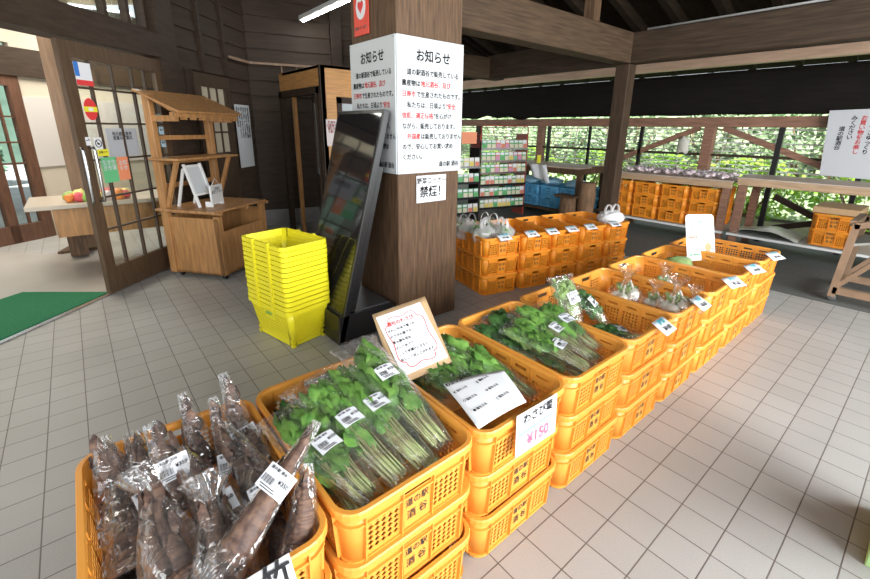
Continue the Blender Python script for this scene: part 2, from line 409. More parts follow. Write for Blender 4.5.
# stickers and notices on the leaf
def sticker(name, label, s, z, w, h, m, txts=(), cat='sticker', o=.016, shape=None, grp=None):
    mb = MB()
    if shape == 'round':
        pts = [(w / 2 * math.cos(t), h / 2 * math.sin(t)) for t in [2 * PI * k / 24 for k in range(24)]]
        mb.prism(pts, -.001, .001)
    else: mb.box((0, 0, 0), (w, h, .0016))
    ob = obj(name, mb, m); tag(ob, label, cat, grp)
    ob.matrix_world = frame_mtx(LW(s, o, z), u, (0, 0, 1))
    for (t, sz, mm, x, y) in txts: text(ob, t, sz, mm, (x, y, .0), (1, 0, 0), (0, 1, 0), align='CENTER')
    return ob
M_stblue = mat('blue_print', (.05, .2, .6), .5); M_styel = mat('yellow_print', (.85, .8, .05), .5); M_stgreen = mat('green_print', (.15, .55, .25), .5); M_stor = mat('orange_print', (.85, .3, .15), .5)
st = sticker('door_sticker', 'blue, white and red card stuck high on the glazed door', .17, 1.81, .15, .17, M_paper)
mb = MB(); mb.b2((-.075, -.02, .001), (-.035, .085, .0025)); obj('blue_band', mb, M_stblue, st)
mb = MB(); mb.b2((-.075, -.085, .001), (.075, -.045, .0025)); obj('red_band', mb, M_red, st)
st = sticker('door_sticker', 'round red and yellow warning sticker on the glazed door', .17, 1.547, .12, .17, M_red, shape='round')
mb = MB(); mb.b2((-.06, -.02, .001), (.06, .02, .0025)); obj('yellow_band', mb, M_styel, st)
mb = MB(); mb.b2((-.02, -.012, .0025), (.02, .012, .0035)); obj('white_mark', mb, M_paper, st)
st = sticker('door_sticker', 'white square no-dogs sticker with a dark ring on the door stile', .175, 1.28, .075, .095, M_paper)
mb = MB(); pts = [(.028 * math.cos(t), .03 * math.sin(t), .002) for t in [2 * PI * k / 20 for k in range(21)]]; mb.tube(pts, .0035, 5, False); mb.bar((-.02, .022, .002), (.02, -.022, .002), .004, .003)
mb.sphere((0, -.002, .002), .011, 8, 6, (1.3, .8, .2)); obj('dog_symbol', mb, M_ink, st)
st = sticker('door_sticker', 'small white arrow sticker low on the door stile', .085, 1.30, .045, .065, M_paper, [('→', .05, M_ink, 0, .03)])
st = sticker('door_sticker', 'yellow strip sticker with black writing below the no-dogs sticker', .205, 1.205, .11, .055, M_styel, [('自動ドア', .022, M_ink, 0, .012)])
st = sticker('door_poster', 'green notice with white writing taped on the door glass', .24, 1.06, .15, .21, M_stgreen, [('生き生\nき市場', .045, M_paper, 0, .08)], 'poster')
st = sticker('door_poster', 'orange notice taped right of the green one on the door glass', .385, 1.06, .12, .20, M_stor, [('お知\nらせ', .045, M_paper, 0, .07)], 'poster')
st = sticker('door_poster', 'grey printed sheet with mountains taped in the middle door pane', .46, 1.28, .34, .24, mat('grey_print', (.45, .47, .5), .6), [('地元産品直売\n営業のご案内', .036, M_ink, 0, .09)], 'poster', o=-.003)
for k, z in enumerate((1.50, 1.38, 1.26)):
    sticker('door_card', ('pale blue card stuck on the right door edge, topmost of three', 'pale blue card stuck on the right door edge, middle of three', 'pale blue card stuck on the right door edge, lowest of three')[k], .93, z, .06, .075, mat('pale_blue_paper', (.5, .68, .8), .5), [('案内', .02, M_ink, 0, .015)], 'card', grp='cards on the door edge')
# white sheet of vertical writing on the shop wall
st = sticker('wall_notice', 'tall white sheet of black handwriting on the dark wall near the corner', 2.48, 1.30, .36, .80, M_board, (), 'notice', o=.02)
for k in range(6):
    text(st, '\n'.join(('道の駅酒谷では新鮮な野', '菜や山菜を毎朝地元の農', '家が出荷しています数に', '限りがありますのでお早', 'めにお買い求めください', '酒谷生産者部会')[k]), .045, M_ink, (.135 - k * .054, .37, 0), (1, 0, 0), (0, 1, 0), align='CENTER', line=.78)

# ------------------------------------------------------------------ inside the shop
mb = MB(); mb.b2((-4.2, 5.0, 0), (-4.1, 12, 3)); struct('wall_inner_left', mb, M_cream)
# inner wall M with glazed door, base through (-.71,7.25)-(-.40,7.47)
mdir = Vector((.815, .58, 0)); mn = Vector((.58, -.815, 0)); MO = Vector((-.71, 7.25, 0))
MM = Matrix((mdir, mn, Vector((0, 0, 1)))).transposed()
def MW(s, o, z): return MO + mdir * s + mn * o + Vector((0, 0, z))
def mbox(mb, s0, s1, o0, o1, z0, z1):
    mb.box(MW((s0 + s1) / 2, (o0 + o1) / 2, (z0 + z1) / 2), (abs(s1 - s0), abs(o1 - o0), abs(z1 - z0)), MM); return mb
mb = MB(); mbox(mb, -3, -.9, -.1, 0, 0, 3); mbox(mb, .42, 3.2, -.1, 0, 0, 3); mbox(mb, -.9, .42, -.1, 0, 2.35, 3.0); struct('wall_inner_back', mb, M_cream)
mb = MB(); mbox(mb, -3, 3.2, -.12, .05, 1.98, 2.3); struct('trim_11', mb, M_dark)
M_door4 = mat('reddish_door_wood', (.16, .075, .045), .45, noise_scale=8, noise_amt=.4, stretch=(5, 5, .7))
mb = MB()
for a, b_ in ((-.9, -.78), (-.06, .04), (.3, .42)): mbox(mb, a, b_, -.06, .02, 0, 1.98)
mbox(mb, -.78, .3, -.06, .02, 0, .22); mbox(mb, -.78, .3, -.06, .02, 1.86, 1.98)
for s in (-.5, -.28, .17): mbox(mb, s, s + .02, -.04, 0, .22, 1.86)
for z in (.95, 1.2, 1.5): mbox(mb, -.78, .3, -.04, 0, z, z + .02)
d4 = struct('door_4', mb, M_door4)
mb = MB(); mbox(mb, -.78, .3, -.025, -.02, .22, 1.86); obj('door_pane', mb, M_glass, d4)
mb = MB(); mb.b2((-4, 4.6, 3.0), (2.0, 12, 3.06)); 
# ceiling kept inside the shop (behind the wall line)
mb = MB(); mb.face([LW(-5, -.2, 2.97), LW(SE, -.2, 2.97), LW(SE, -6, 2.97), LW(-5, -6, 2.97)]); mb.face([LW(-5, -.2, 3.02), LW(-5, -6, 3.02), LW(SE, -6, 3.02), LW(SE, -.2, 3.02)]); struct('ceiling_inner', mb, M_cream)
mb = MB(); mbox(mb, .42, 3.2, 0, .02, .9, 1.75); struct('window_2', mb, mat('pale_notice_wall', (.62, .58, .55), .6))
# counter in the shop
t = thing('shop_counter', 'wooden display table with a pale top just inside the open entrance', 'table', (-.35, 5.7, 0), 0)
M_ctop = mat('pale_table_top', (.55, .47, .38), .35)
mb = MB(); mb.b2((-.08, -.42, .66), (1.3, .34, .70), .005); obj('table_top', mb, M_ctop, t)
mb = MB(); mb.b2((.1, -.25, .36), (1.2, .25, .66)); obj('apron', mb, M_pine, t)
mb = MB(); mb.prism([(.02, .62), (.42, .62), (.34, .95), (.14, .95)], .0, .03); mb.prism([(.14, .3), (.3, .3), (.3, .8), (.14, .8)], .03, .36); obj('pedestal', mb, M_oldwood, t)
for k in range(14):
    c = [(.8, .25, .05), (.75, .1, .12), (.3, .5, .1), (.85, .7, .2), (.7, .6, .6)][k % 5]
    mb = MB(); mb.sphere((0, 0, .045), .045 + .012 * (k % 3), 8, 6, (1, 1, .9), .5, k)
    o = obj('sweet_packet', mb, mat('packet_colour_%d' % (k % 5), c, .4))
    o.location = (-.35 + .25 + (k % 7) * .075, 5.7 - .28 + (k // 7) * .12, .70 + (0.0 if k < 10 else .0))
    tag(o, 'small %s packet of sweets in the heap on the shop table' % ('orange', 'red', 'green', 'yellow', 'pink')[k % 5], 'packet', 'packets heaped on the shop table')
# green doormat
P = [(.035, 4.475), (-.62, 3.83), (-1.6, 4.0), (-1.6, 5.0), (-.56, 4.965)]
P = [(LW(.05, -.06, 0).x, LW(.05, -.06, 0).y), (LW(-1.9, -.06, 0).x, LW(-1.9, -.06, 0).y), (LW(-1.9, -.95, 0).x, LW(-1.9, -.95, 0).y), (-.55, 4.98)]
mb = MB(); mb.prism(P[::-1], .0, .014); o = obj('doormat', mb, M_mat); tag(o, 'bright green turf doormat on the floor at the shop entrance', 'doormat')
mb = MB(); lbox(mb, -3.5, 1.06, -6, -.05, .0, .004); struct('floor_inner', mb, mat('pale_floor', (.42, .39, .35), .4, noise_scale=2, noise_amt=.15))

# lamps
def lamp(name, label, p, q, w, power, col):
    t = thing(name, label, 'lamp', ((p[0] + q[0]) / 2, (p[1] + q[1]) / 2, (p[2] + q[2]) / 2))
    c = Vector(t.location); P_, Q_ = Vector(p) - c, Vector(q) - c
    mb = MB(); mb.bar(P_ + Vector((0, 0, .03)), Q_ + Vector((0, 0, .03)), w, .05, bev=.005); obj('lamp_housing', mb, M_white, t)
    mb = MB(); mb.tube([P_, Q_], .016, 10); obj('tube', mb, mat('lit_tube_' + name, (1, 1, 1), .5, emit=col, estr=power), t)
    return t
lamp('fluorescent_lamp', 'white fluorescent batten lamp hanging under the dark ceiling beside the square pillar', (2.69, 6.05, 2.8), (2.67, 4.75, 2.8), .12, 28, (.9, .97, 1))
lamp('shop_lamp', 'lit fluorescent tube on the cream ceiling inside the shop', (-.9, 5.6, 2.9), (-.35, 7.0, 2.9), .1, 30, (1, .96, .88))
l = bpy.data.lights.new('shop_ceiling_light', 'AREA'); l.energy = 36; l.size = 1.5; l.color = (1, .93, .82)
o = bpy.data.objects.new('shop_ceiling_light', l); COL.objects.link(o); o.location = (-.9, 6.1, 2.85)
l = bpy.data.lights.new('shop_rear_fill', 'AREA'); l.energy = 42; l.size = 1.2; l.color = (1, .94, .84)  # added fill without a fitting, brightens the shop seen through the door panes
o = bpy.data.objects.new('shop_rear_fill', l); COL.objects.link(o); o.location = (.9, 7.4, 2.85)

# ------------------------------------------------------------------ roof, rafters, beams
def roofz(x): return 2.56 + (6.95 - x) * .33
mb = MB()
a = [(-5.5, -5), (8.0, -5), (8.0, 12.5), (-5.5, 12.5)]
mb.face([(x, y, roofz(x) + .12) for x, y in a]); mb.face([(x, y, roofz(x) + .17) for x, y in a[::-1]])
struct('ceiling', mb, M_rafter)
t = thing('rafter_set', 'dark rafters sloping down under the roof to the eaves', 'rafter', (0, 0, 0)); bpy.data.objects.remove(t)
for k in range(22):
    y = -1.5 + k * .52
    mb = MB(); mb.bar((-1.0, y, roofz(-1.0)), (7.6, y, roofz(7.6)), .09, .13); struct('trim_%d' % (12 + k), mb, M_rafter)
mb = MB(); mb.b2((6.86, -3, 2.28), (6.98, 9.3, 2.44)); struct('trim_34', mb, M_tan)
def beam(name, label, lo, hi, m):
    mb = MB(); mb.b2(lo, hi, .008); return struct(name, mb, m)
beam('trim_35', '', (2.0, 2.73, 2.2), (5.45, 2.93, 2.53), M_beam)
beam('trim_36', '', (5.25, -3, 2.2), (5.45, 5.05, 2.53), M_beamy)
beam('trim_37', '', (3.0, 5.0, 2.2), (5.6, 5.2, 2.5), M_beam)
mb = MB(); mb.b2((4.42, 2.76, 2.53), (4.54, 2.88, 3.3)); struct('trim_38', mb, M_oldwood)
mb = MB(); mb.tube([(5.30, -2, 2.56), (5.30, 2.6, 2.55)], .012, 8); o = obj('conduit_pipe', mb, M_white); tag(o, 'thin conduit pipe on the cross beam, bright reflection put into its pale colour', 'pipe')  # pale colour stands in for a thin bright reflection along the pipe
mb = MB(); mb.b2((5.26, 2.74, -.006), (5.43, 2.91, 2.2), .006); o = struct('column_post', mb, mat('post_timber', (.075, .048, .030), .7, spec=.2, noise_scale=8, noise_amt=.4, stretch=(5, 5, .6), bump=.2))
tag(o, 'dark square timber post carrying the beams behind the far crate row', 'post'); del o['kind']
# square pillar
mb = MB(); mb.b2((1.65, 2.37, 0), (2.20, 2.92, 4.2), .006); o = obj('square_pillar', mb, M_oldwood)
tag(o, 'thick square pillar clad in brown weathered wood with white notice boards', 'pillar')
# notice boards on it
def board(name, label, o0, xd, w, h, m=M_board, th=.012, cat='notice board'):
    t = thing(name, label, cat)
    t.matrix_world = frame_mtx(o0, xd, (0, 0, 1))
    mb = MB(); mb.b2((0, 0, 0), (w, h, th), .002); obj('panel', mb, m, t)
    return t
def notice(t, w, h, th):
    text(t, 'お知らせ', .078, M_ink, (w * .52, h * .915, th), (1, 0, 0), (0, 1, 0), align='CENTER', sx=.95)
    L = [('  道の駅酒谷で販売している', None), ('農産物は', '地元酒谷、及び'), ('日南市', 'で生産されたものです。'), ('  私たちは、日頃より', '"安全'),
         ('信頼、適正価格', '"を心がけ'), ('ながら、販売しております。', None), ('  外国産', 'は販売しておりません'), ('ので、安心してお買い求め', None), ('ください。', None)]
    redfirst = {2, 4, 6}
    sz = .040; y = h * .775; dy = h * .078
    for i, (a, b_) in enumerate(L):
        yy = y - i * dy
        na = len(a.strip()) + (1 if a.startswith(' ') else 0)
        text(t, a.strip(), sz, M_red if i in redfirst else M_ink, (.035 + (sz if a.startswith(' ') else 0), yy, th), (1, 0, 0), (0, 1, 0), sx=.93)
        if b_:
            text(t, b_, sz, M_ink if i in redfirst else M_red, (.035 + na * sz * .93 + .004, yy, th), (1, 0, 0), (0, 1, 0), sx=.93)
    text(t, '道の駅 酒谷', sz, M_ink, (w * .62, h * .085, th), (1, 0, 0), (0, 1, 0), sx=.9)
    mb = MB()
    for x in (.012, w - .012):
        for yy in (.015, h - .015): mb.sphere((x, yy, th), .004, 8, 4)
    obj('screws', mb, M_steel, t)
t = board('notice_board', 'white handwritten notice board on the right face of the pillar', (1.64, 2.366, 1.135), (1, 0, 0), .565, .85); notice(t, .565, .85, .012)
t = board('notice_board', 'white handwritten notice board on the left face of the pillar, partly behind the screen', (1.646, 2.925, 1.135), (0, -1, 0), .56, .85); notice(t, .56, .85, .012)
t = board('no_smoking_sign', 'small white sign with two lines of black writing under the right notice board', (1.80, 2.366, .925), (1, 0, 0), .27, .19, M_paper, .006, 'sign')
text(t, '野菜コーナー', .045, M_ink, (.135, .172, .006), (1, 0, 0), (0, 1, 0), align='CENTER', sx=1.0)
text(t, '禁煙！', .085, M_ink, (.145, .112, .006), (1, 0, 0), (0, 1, 0), align='CENTER', sx=.95)
t = board('heart_sign', 'red and white sign with a heart in a ring high on the pillar', (1.646, 2.86, 2.03), (0, -1, 0), .19, .40, mat('sign_red', (.80, .07, .04), .5), .006, 'sign')
mb = MB(); mb.prism([(.095 + .06 * math.cos(k * PI / 12), .17 + .075 * math.sin(k * PI / 12)) for k in range(24)], .006, .008); obj('ring', mb, M_paper, t)
hp = [(.095 + .0022 * 16 * math.sin(a_) ** 3, .172 + .0026 * (13 * math.cos(a_) - 5 * math.cos(2 * a_) - 2 * math.cos(3 * a_) - math.cos(4 * a_))) for a_ in [2 * PI * k / 30 for k in range(30)]]
mb = MB(); mb.prism(hp[::-1], .008, .010); obj('heart', mb, M_red, t)
text(t, 'AED', .10, M_paper, (.095, .38, .006), (1, 0, 0), (0, 1, 0), align='CENTER')
text(t, '設置しています', .022, M_paper, (.095, .055, .006), (1, 0, 0), (0, 1, 0), align='CENTER')

# ================================================================== CRATES
CW, CL, CH, CP = .468, .665, .188, .176      # width, length, height, stacking pitch
def side_list(w, l, r):
    # (start point, dir, length, normal) for the four straight sides, corners between
    return [((-w / 2 + r, -l / 2), (1, 0), w - 2 * r, (0, -1)), ((w / 2, -l / 2 + r), (0, 1), l - 2 * r, (1, 0)),
            ((w / 2 - r, l / 2), (-1, 0), w - 2 * r, (0, 1)), ((-w / 2, l / 2 - r), (0, -1), l - 2 * r, (-1, 0))]
def ring_pts(w, l, r, z, n=5):
    pts = []
    for cx, cy, a0 in ((w / 2 - r, -l / 2 + r, -PI / 2), (w / 2 - r, l / 2 - r, 0), (-w / 2 + r, l / 2 - r, PI / 2), (-w / 2 + r, -l / 2 + r, PI)):
        for k in range(n + 1):
            a = a0 + k * PI / 2 / n; pts.append(Vector((cx + r * math.cos(a), cy + r * math.sin(a), z)))
    return pts
def ring_band(mb, specs):
    """specs: list of (w,l,r,z) loops joined; closed profile"""
    loops = [[mb.b.verts.new(p) for p in ring_pts(*s)] for s in specs]
    n = len(loops[0])
    for i in range(len(loops)):
        A, B = loops[i], loops[(i + 1) % len(loops)]
        for k in range(n):
            f = mb.b.faces.new((A[k], A[(k + 1) % n], B[(k + 1) % n], B[k])); f.smooth = False
def crate_meshes(m, w=CW, l=CL, h=CH, cell=.0185):
    bw, bl = w - .024, l - .024; r = .055; tp = .012
    def S_(side, a, z, out=0):
        (x0, y0), (dx, dy), L, (nx, ny) = side
        ins = tp * (1 - z / h) - out
        return Vector((x0 + dx * a - nx * ins, y0 + dy * a - ny * ins, z))
    mb = MB()
    z0, z1 = .012, h - .008; zp0, zp1 = .026, h - .056
    ribs = MB()
    for si, side in enumerate(side_list(bw, bl, r)):
        L = side[2]; end = si in (0, 2)
        if end:
            lab = .094; g = .012
            panels = [(.008, L / 2 - lab / 2 - g), (L / 2 + lab / 2 + g, L - .008)]
            fins = [0, L / 2 - lab / 2 - g / 2, L / 2 + lab / 2 + g / 2, L]
        else:
            nP = 5; pw = L / nP; panels = [(k * pw + .008, (k + 1) * pw - .008) for k in range(nP)]; fins = [k * pw for k in range(nP + 1)]
        cuts = sorted({0, L} | {x for p in panels for x in p})
        holes = {p: True for p in panels}
        def quad(a0, a1, b0, b1): mb.face([S_(side, a0, b0), S_(side, a1, b0), S_(side, a1, b1), S_(side, a0, b1)])
        for a0, a1 in zip(cuts[:-1], cuts[1:]):
            if (a0, a1) in holes:
                quad(a0, a1, z0, zp0)
                if end: quad(a0, a1, zp1, z1)
                else:
                    e_ = .016; hz0, hz1 = h - .040, h - .028; quad(a0, a1, zp1, hz0); quad(a0, a1, hz1, z1); quad(a0, a0 + e_, hz0, hz1); quad(a1 - e_, a1, hz0, hz1)
                nx = max(1, round((a1 - a0) / cell)); nz = max(1, round((zp1 - zp0) / cell))
                for i in range(nx):
                    for j in range(nz):
                        u0, u1 = a0 + (a1 - a0) * i / nx, a0 + (a1 - a0) * (i + 1) / nx
                        v0, v1 = zp0 + (zp1 - zp0) * j / nz, zp0 + (zp1 - zp0) * (j + 1) / nz
                        um, vm = (u0 + u1) / 2, (v0 + v1) / 2; du, dv = (u1 - u0) * .47, (v1 - v0) * .47
                        C_ = [(u0, v0), (u1, v0), (u1, v1), (u0, v1)]; H_ = [(um, vm - dv), (um + du, vm), (um, vm + dv), (um - du, vm)]
                        for q in range(4):
                            c0, c1 = C_[q], C_[(q + 1) % 4]; h0, h1 = H_[q], H_[(q + 1) % 4]
                            mb.face([S_(side, *c0), S_(side, *c1), S_(side, *h0)]); mb.face([S_(side, *h0), S_(side, *c1), S_(side, *h1)])
            else:
                if end and a0 < L / 2 < a1:     # hand hole above the name plate
                    x0, x1 = L / 2 - lab / 2 + .002, L / 2 + lab / 2 - .002; hz0, hz1 = h - .050, h - .026
                    quad(a0, a1, z0, hz0); quad(a0, a1, hz1, z1); quad(a0, x0, hz0, hz1); quad(x1, a1, hz0, hz1)
                else: quad(a0, a1, z0, z1)
        for a in fins:
            p0, p1 = S_(side, a, z0, .004), S_(side, a, z1, .004)
            nrm = Vector((*side[3], 0)); ribs.bar(p0, p1, .0035, .013, up=nrm)
    # rounded corners
    for ci in range(4):
        sd = side_list(bw, bl, r)[ci]; (x0, y0), (dx, dy), L, (nx, ny) = sd
        ex, ey = x0 + dx * L, y0 + dy * L; ccx, ccy = ex - nx * r, ey - ny * r
        a0 = math.atan2(ny, nx)
        def cf(u_, v_):
            a = a0 + u_ * PI / 2; z = z0 + (z1 - z0) * v_; ins = tp * (1 - z / h)
            nx2, ny2 = math.cos(a), math.sin(a)
            return Vector((ccx + nx2 * (r - ins), ccy + ny2 * (r - ins), z))
        mb.grid(cf, 5, 1)
    body = solidify(mb, 'crate_wall', m, .003)
    # bottom and rib rings joined to the ribs mesh
    ring_band(ribs, [(bw - .028, bl - .028, r - .014, .004), (bw - .012, bl - .012, r - .006, .004), (bw - .010, bl - .010, r - .005, .016), (bw - .028, bl - .028, r - .014, .016)])
    ring_band(ribs, [(bw - .010, bl - .010, r - .004, h - .057), (bw + .009, bl + .009, r + .004, h - .057), (bw + .009, bl + .009, r + .004, h - .051), (bw - .010, bl - .010, r - .004, h - .051)])
    rib = ribs.mesh('crate_ribs', m)
    rm = MB()
    ring_band(rm, [(bw - .012, bl - .012, r - .005, h - .010), (bw - .006, bl - .006, r - .002, h), (w - .006, l - .006, r + .008, h), (w, l, r + .011, h - .005), (w, l, r + .011, h - .022), (w - .005, l - .005, r + .009, h - .022), (w - .008, l - .008, r + .009, h - .010)])
    rim = rm.mesh('crate_rim', m)
    bt = MB(); bt.prism([(p.x, p.y) for p in ring_pts(bw - .026, bl - .026, r - .01, 0)], .002, .010)
    for k in range(5): bt.b2((-bw / 2 + .04, -.22 + k * .11 - .004, .010), (bw / 2 - .04, -.22 + k * .11 + .004, .015))
    base = bt.mesh('crate_base', m)
    pl = MB(); pl.b2((-.045, -.0015, .0), (.045, .0015, .096)); plate = pl.mesh('name_plate', m)
    return body, rib, rim, base, plate
def crate_proto(name, cat, label, m, ink, w=CW, l=CL, h=CH, words=True):
    me = crate_meshes(m, w, l, h)
    t = thing(name, label, cat)
    for nm, x in zip(('crate_wall', 'crate_ribs', 'crate_rim', 'crate_base'), me[:4]): obj(nm, x, parent=t)
    for sgn in ((-1,) if words else ()):
        p = obj('name_plate', me[4], parent=t, loc=(0, sgn * (l / 2 - .012 - .006), .028))
        text(p, '道の駅', .027, ink, (0, -.0015, .090), (1, 0, 0), (0, 0, 1), align='CENTER', bold=.0)
        text(p, '酒 谷', .032, ink, (0, -.0015, .050), (1, 0, 0), (0, 0, 1), align='CENTER', bold=.0)
    return t
PROTO = crate_proto('orange_crate', 'crate', 'x', M_orange, M_ink)
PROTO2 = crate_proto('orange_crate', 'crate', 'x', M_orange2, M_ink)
PROTOB = crate_proto('blue_crate', 'crate', 'x', M_blue, M_ink)
used = set()
def put_crate(proto, loc, rz, label, group=None, sc=(1, 1, 1)):
    o = proto if proto not in used else dup(proto)
    used.add(proto)
    o.location = loc; o.rotation_euler = (0, 0, rz); o.scale = sc; o['label'] = label
    if group: o['group'] = group
    elif 'group' in o: del o['group']
    return o
YF = .722
XR = [.325, .80, 1.268, 1.74, 2.205, 2.67, 3.15, 3.66, 4.20]     # right rim edge of each stack
HOLD = ['bagged bamboo shoots', 'four bags of leafy greens', 'wasabi leaves under a printed sheet', 'bagged long-stemmed greens', 'one small bag of dark greens',
        'bags of white roots', 'small bags of pale vegetables', 'a single cut cabbage', 'the round-cornered recipe card']
ORD = ['nearest', 'second', 'third', 'fourth', 'fifth', 'sixth', 'seventh', 'eighth', 'farthest']
XG = [.468, .468, .468, .468, .468, .468, .478, .505, .53]
XC = [x - g / 2 for x, g in zip(XR, XG)]
for i, x in enumerate(XC):
    for lv in range(3):
        if lv == 2: lb = 'orange crate holding %s, top of %s front row stack' % (HOLD[i], ORD[i])
        elif lv == 1: lb = 'middle orange crate in the %s stack of the front row' % ORD[i]
        else: lb = 'orange crate on the floor under the %s stack of the front row' % ORD[i]
        put_crate(PROTO, (x + rnd.uniform(-.004, .004), YF + CL / 2 + rnd.uniform(-.006, .006), lv * CP), rnd.uniform(-.006, .006), lb, 'crates stacked in the front row', (XG[i] / CW - .006, 1, 1))
R2 = math.radians(-13); R2O = Vector((2.57, 2.42, 0)); r2x = Vector((math.cos(R2), math.sin(R2), 0)); r2y = Vector((-math.sin(R2), math.cos(R2), 0))
R2S = [0, .415, .78, 1.13, 1.48, 1.82]
O2 = ['nearest', 'second', 'middle', 'fourth', 'farthest']
for i in range(5):
    c = (R2S[i] + R2S[i + 1]) / 2; w = R2S[i + 1] - R2S[i] - .006
    for lv in range(3):
        p = R2O + r2x * c + r2y * (CL / 2) + Vector((0, 0, lv * CP * .98))
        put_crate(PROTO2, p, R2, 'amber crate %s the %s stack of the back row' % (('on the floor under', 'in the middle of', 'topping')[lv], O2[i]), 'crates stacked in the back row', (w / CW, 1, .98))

# ================================================================== YELLOW BASKETS
def basket_mesh():
    tw, tl, bw, bl, h = .335, .49, .25, .405, .28
    mb = MB(); r = .03
    def lerp(a, b_, t): return a + (b_ - a) * t
    def ringat(z): t = z / h; return lerp(bw, tw, t), lerp(bl, tl, t)
    # walls with square-ish perforations on every side
    for si in range(4):
        def S_(a, z):
            w, l = ringat(z); sd = side_list(w, l, r)[si]; (x0, y0), (dx, dy), L, _ = sd
            return Vector((x0 + dx * a * L, y0 + dy * a * L, z))
        L = side_list(tw, tl, r)[si][2]; nx = round(L / .021); nz = 9
        z0, z1 = .035, h - .05
        def quad(a0, a1, b0, b1): mb.face([S_(a0, b0), S_(a1, b0), S_(a1, b1), S_(a0, b1)])
        quad(0, 1, .008, z0); quad(0, 1, z1, h)
        solid = si in (1, 3)
        for i in range(nx):
            for j in range(nz):
                u0, u1 = i / nx, (i + 1) / nx; v0, v1 = z0 + (z1 - z0) * j / nz, z0 + (z1 - z0) * (j + 1) / nz
                if (si == 3 and abs((u0 + u1) / 2 - .5) < .14 and j > 5): quad(u0, u1, v0, v1); continue
                um, vm = (u0 + u1) / 2, (v0 + v1) / 2; du, dv = (u1 - u0) * .47, (v1 - v0) * .47
                C_ = [(u0, v0), (u1, v0), (u1, v1), (u0, v1)]; H_ = [(um, vm - dv), (um + du, vm), (um, vm + dv), (um - du, vm)]
                for q in range(4):
                    c0, c1 = C_[q], C_[(q + 1) % 4]; h0, h1 = H_[q], H_[(q + 1) % 4]
                    mb.face([S_(*c0), S_(*c1), S_(*h0)]); mb.face([S_(*h0), S_(*c1), S_(*h1)])
        ci = si
        def cf(u_, v_):
            z = .008 + (h - .008) * v_; w, l = ringat(z); sd = side_list(w, l, r)[ci]; (x0, y0), (dx, dy), LL, (nx_, ny_) = sd
            ex, ey = x0 + dx * LL, y0 + dy * LL; a = math.atan2(ny_, nx_) + u_ * PI / 2
            return Vector((ex - nx_ * r + r * math.cos(a), ey - ny_ * r + r * math.sin(a), z))
        mb.grid(cf, 4, 1)
    body = solidify(mb, 'basket_wall', M_yellow, .0045)
    rm = MB(); ring_band(rm, [(tw, tl, r, h - .004), (tw, tl, r, h), (tw + .018, tl + .018, r + .009, h), (tw + .020, tl + .020, r + .01, h - .026), (tw + .016, tl + .016, r + .008, h - .026), (tw + .014, tl + .014, r + .007, h - .004)])
    # notch blocks on the rim
    for sg in (-1, 1):
        for y in (-.09, .09): rm.b2((sg * (tw / 2 + .006) - .010, y - .012, h - .03), (sg * (tw / 2 + .006) + .010, y + .012, h + .006))
    rim = rm.mesh('basket_rim', M_yellow)
    bt = MB(); bt.prism([(p.x, p.y) for p in ring_pts(bw, bl, r, 0)], .012, .018)
    for sx_ in (-1, 1):
        for sy__ in (-1, 1): bt.b2((sx_ * (bw / 2 - .005) - .012, sy__ * (bl / 2 - .005) - .012, 0), (sx_ * (bw / 2 - .005) + .012, sy__ * (bl / 2 - .005) + .012, .02))
    base = bt.mesh('basket_base', M_yellow)
    hd = MB()
    for sg in (-1, 1):
        pass
    hd.tube([(tw / 2 - .01, -.15, h + .004), (tw / 2 - .014, -.13, h + .004), (tw / 2 - .014, .13, h + .004), (tw / 2 - .01, .15, h + .004)], .004, 6)
    hand = hd.mesh('carry_handle', M_yellow)
    return body, rim, base, hand
bm_ = basket_mesh()
BP = thing('shopping_basket', 'yellow perforated plastic basket at the foot of the nested stack', 'basket', (0, 0, 0), 0, 'nested yellow baskets')
for nm, me in zip(('basket_wall', 'basket_rim', 'basket_base', 'carry_handle'), bm_): obj(nm, me, parent=BP)
lg = MB(); lg.b2((-.03, -.0006, -.012), (.03, .0006, .012)); lgo = obj('shop_mark', lg, M_yellow, BP); lgo.matrix_local = frame_mtx((-.158, 0, .205), (0, -1, 0), (0, 0, 1)) @ Matrix.Rotation(0, 4, 'X')
text(BP, '▲酒谷', .026, M_greeni, (-.1595, 0, .225), (0, -1, 0), (-.13, 0, 1), align='CENTER', off=.004)
bpos = Vector((1.0, 2.80, 0)); brz = math.radians(12)
NB = 14
for k in range(NB):
    o = BP if k == 0 else dup(BP)
    o.location = bpos + Vector((rnd.uniform(-.002, .002), rnd.uniform(-.002, .002), k * .0335)); o.rotation_euler = (0, 0, brz + rnd.uniform(-.01, .01))
    if k > 0: o['label'] = 'yellow plastic basket nested %s in the stack' % ('just above the lowest', 'second above the lowest', 'third above the lowest', 'fourth above the lowest', 'fifth above the lowest', 'sixth above the lowest', 'seventh above the lowest', 'sixth below the topmost', 'fifth below the topmost', 'fourth below the topmost', 'third below the topmost', 'just below the topmost', 'topmost, open and empty')[k - 1] if k != 8 else 'yellow plastic basket nested at mid height in the stack'

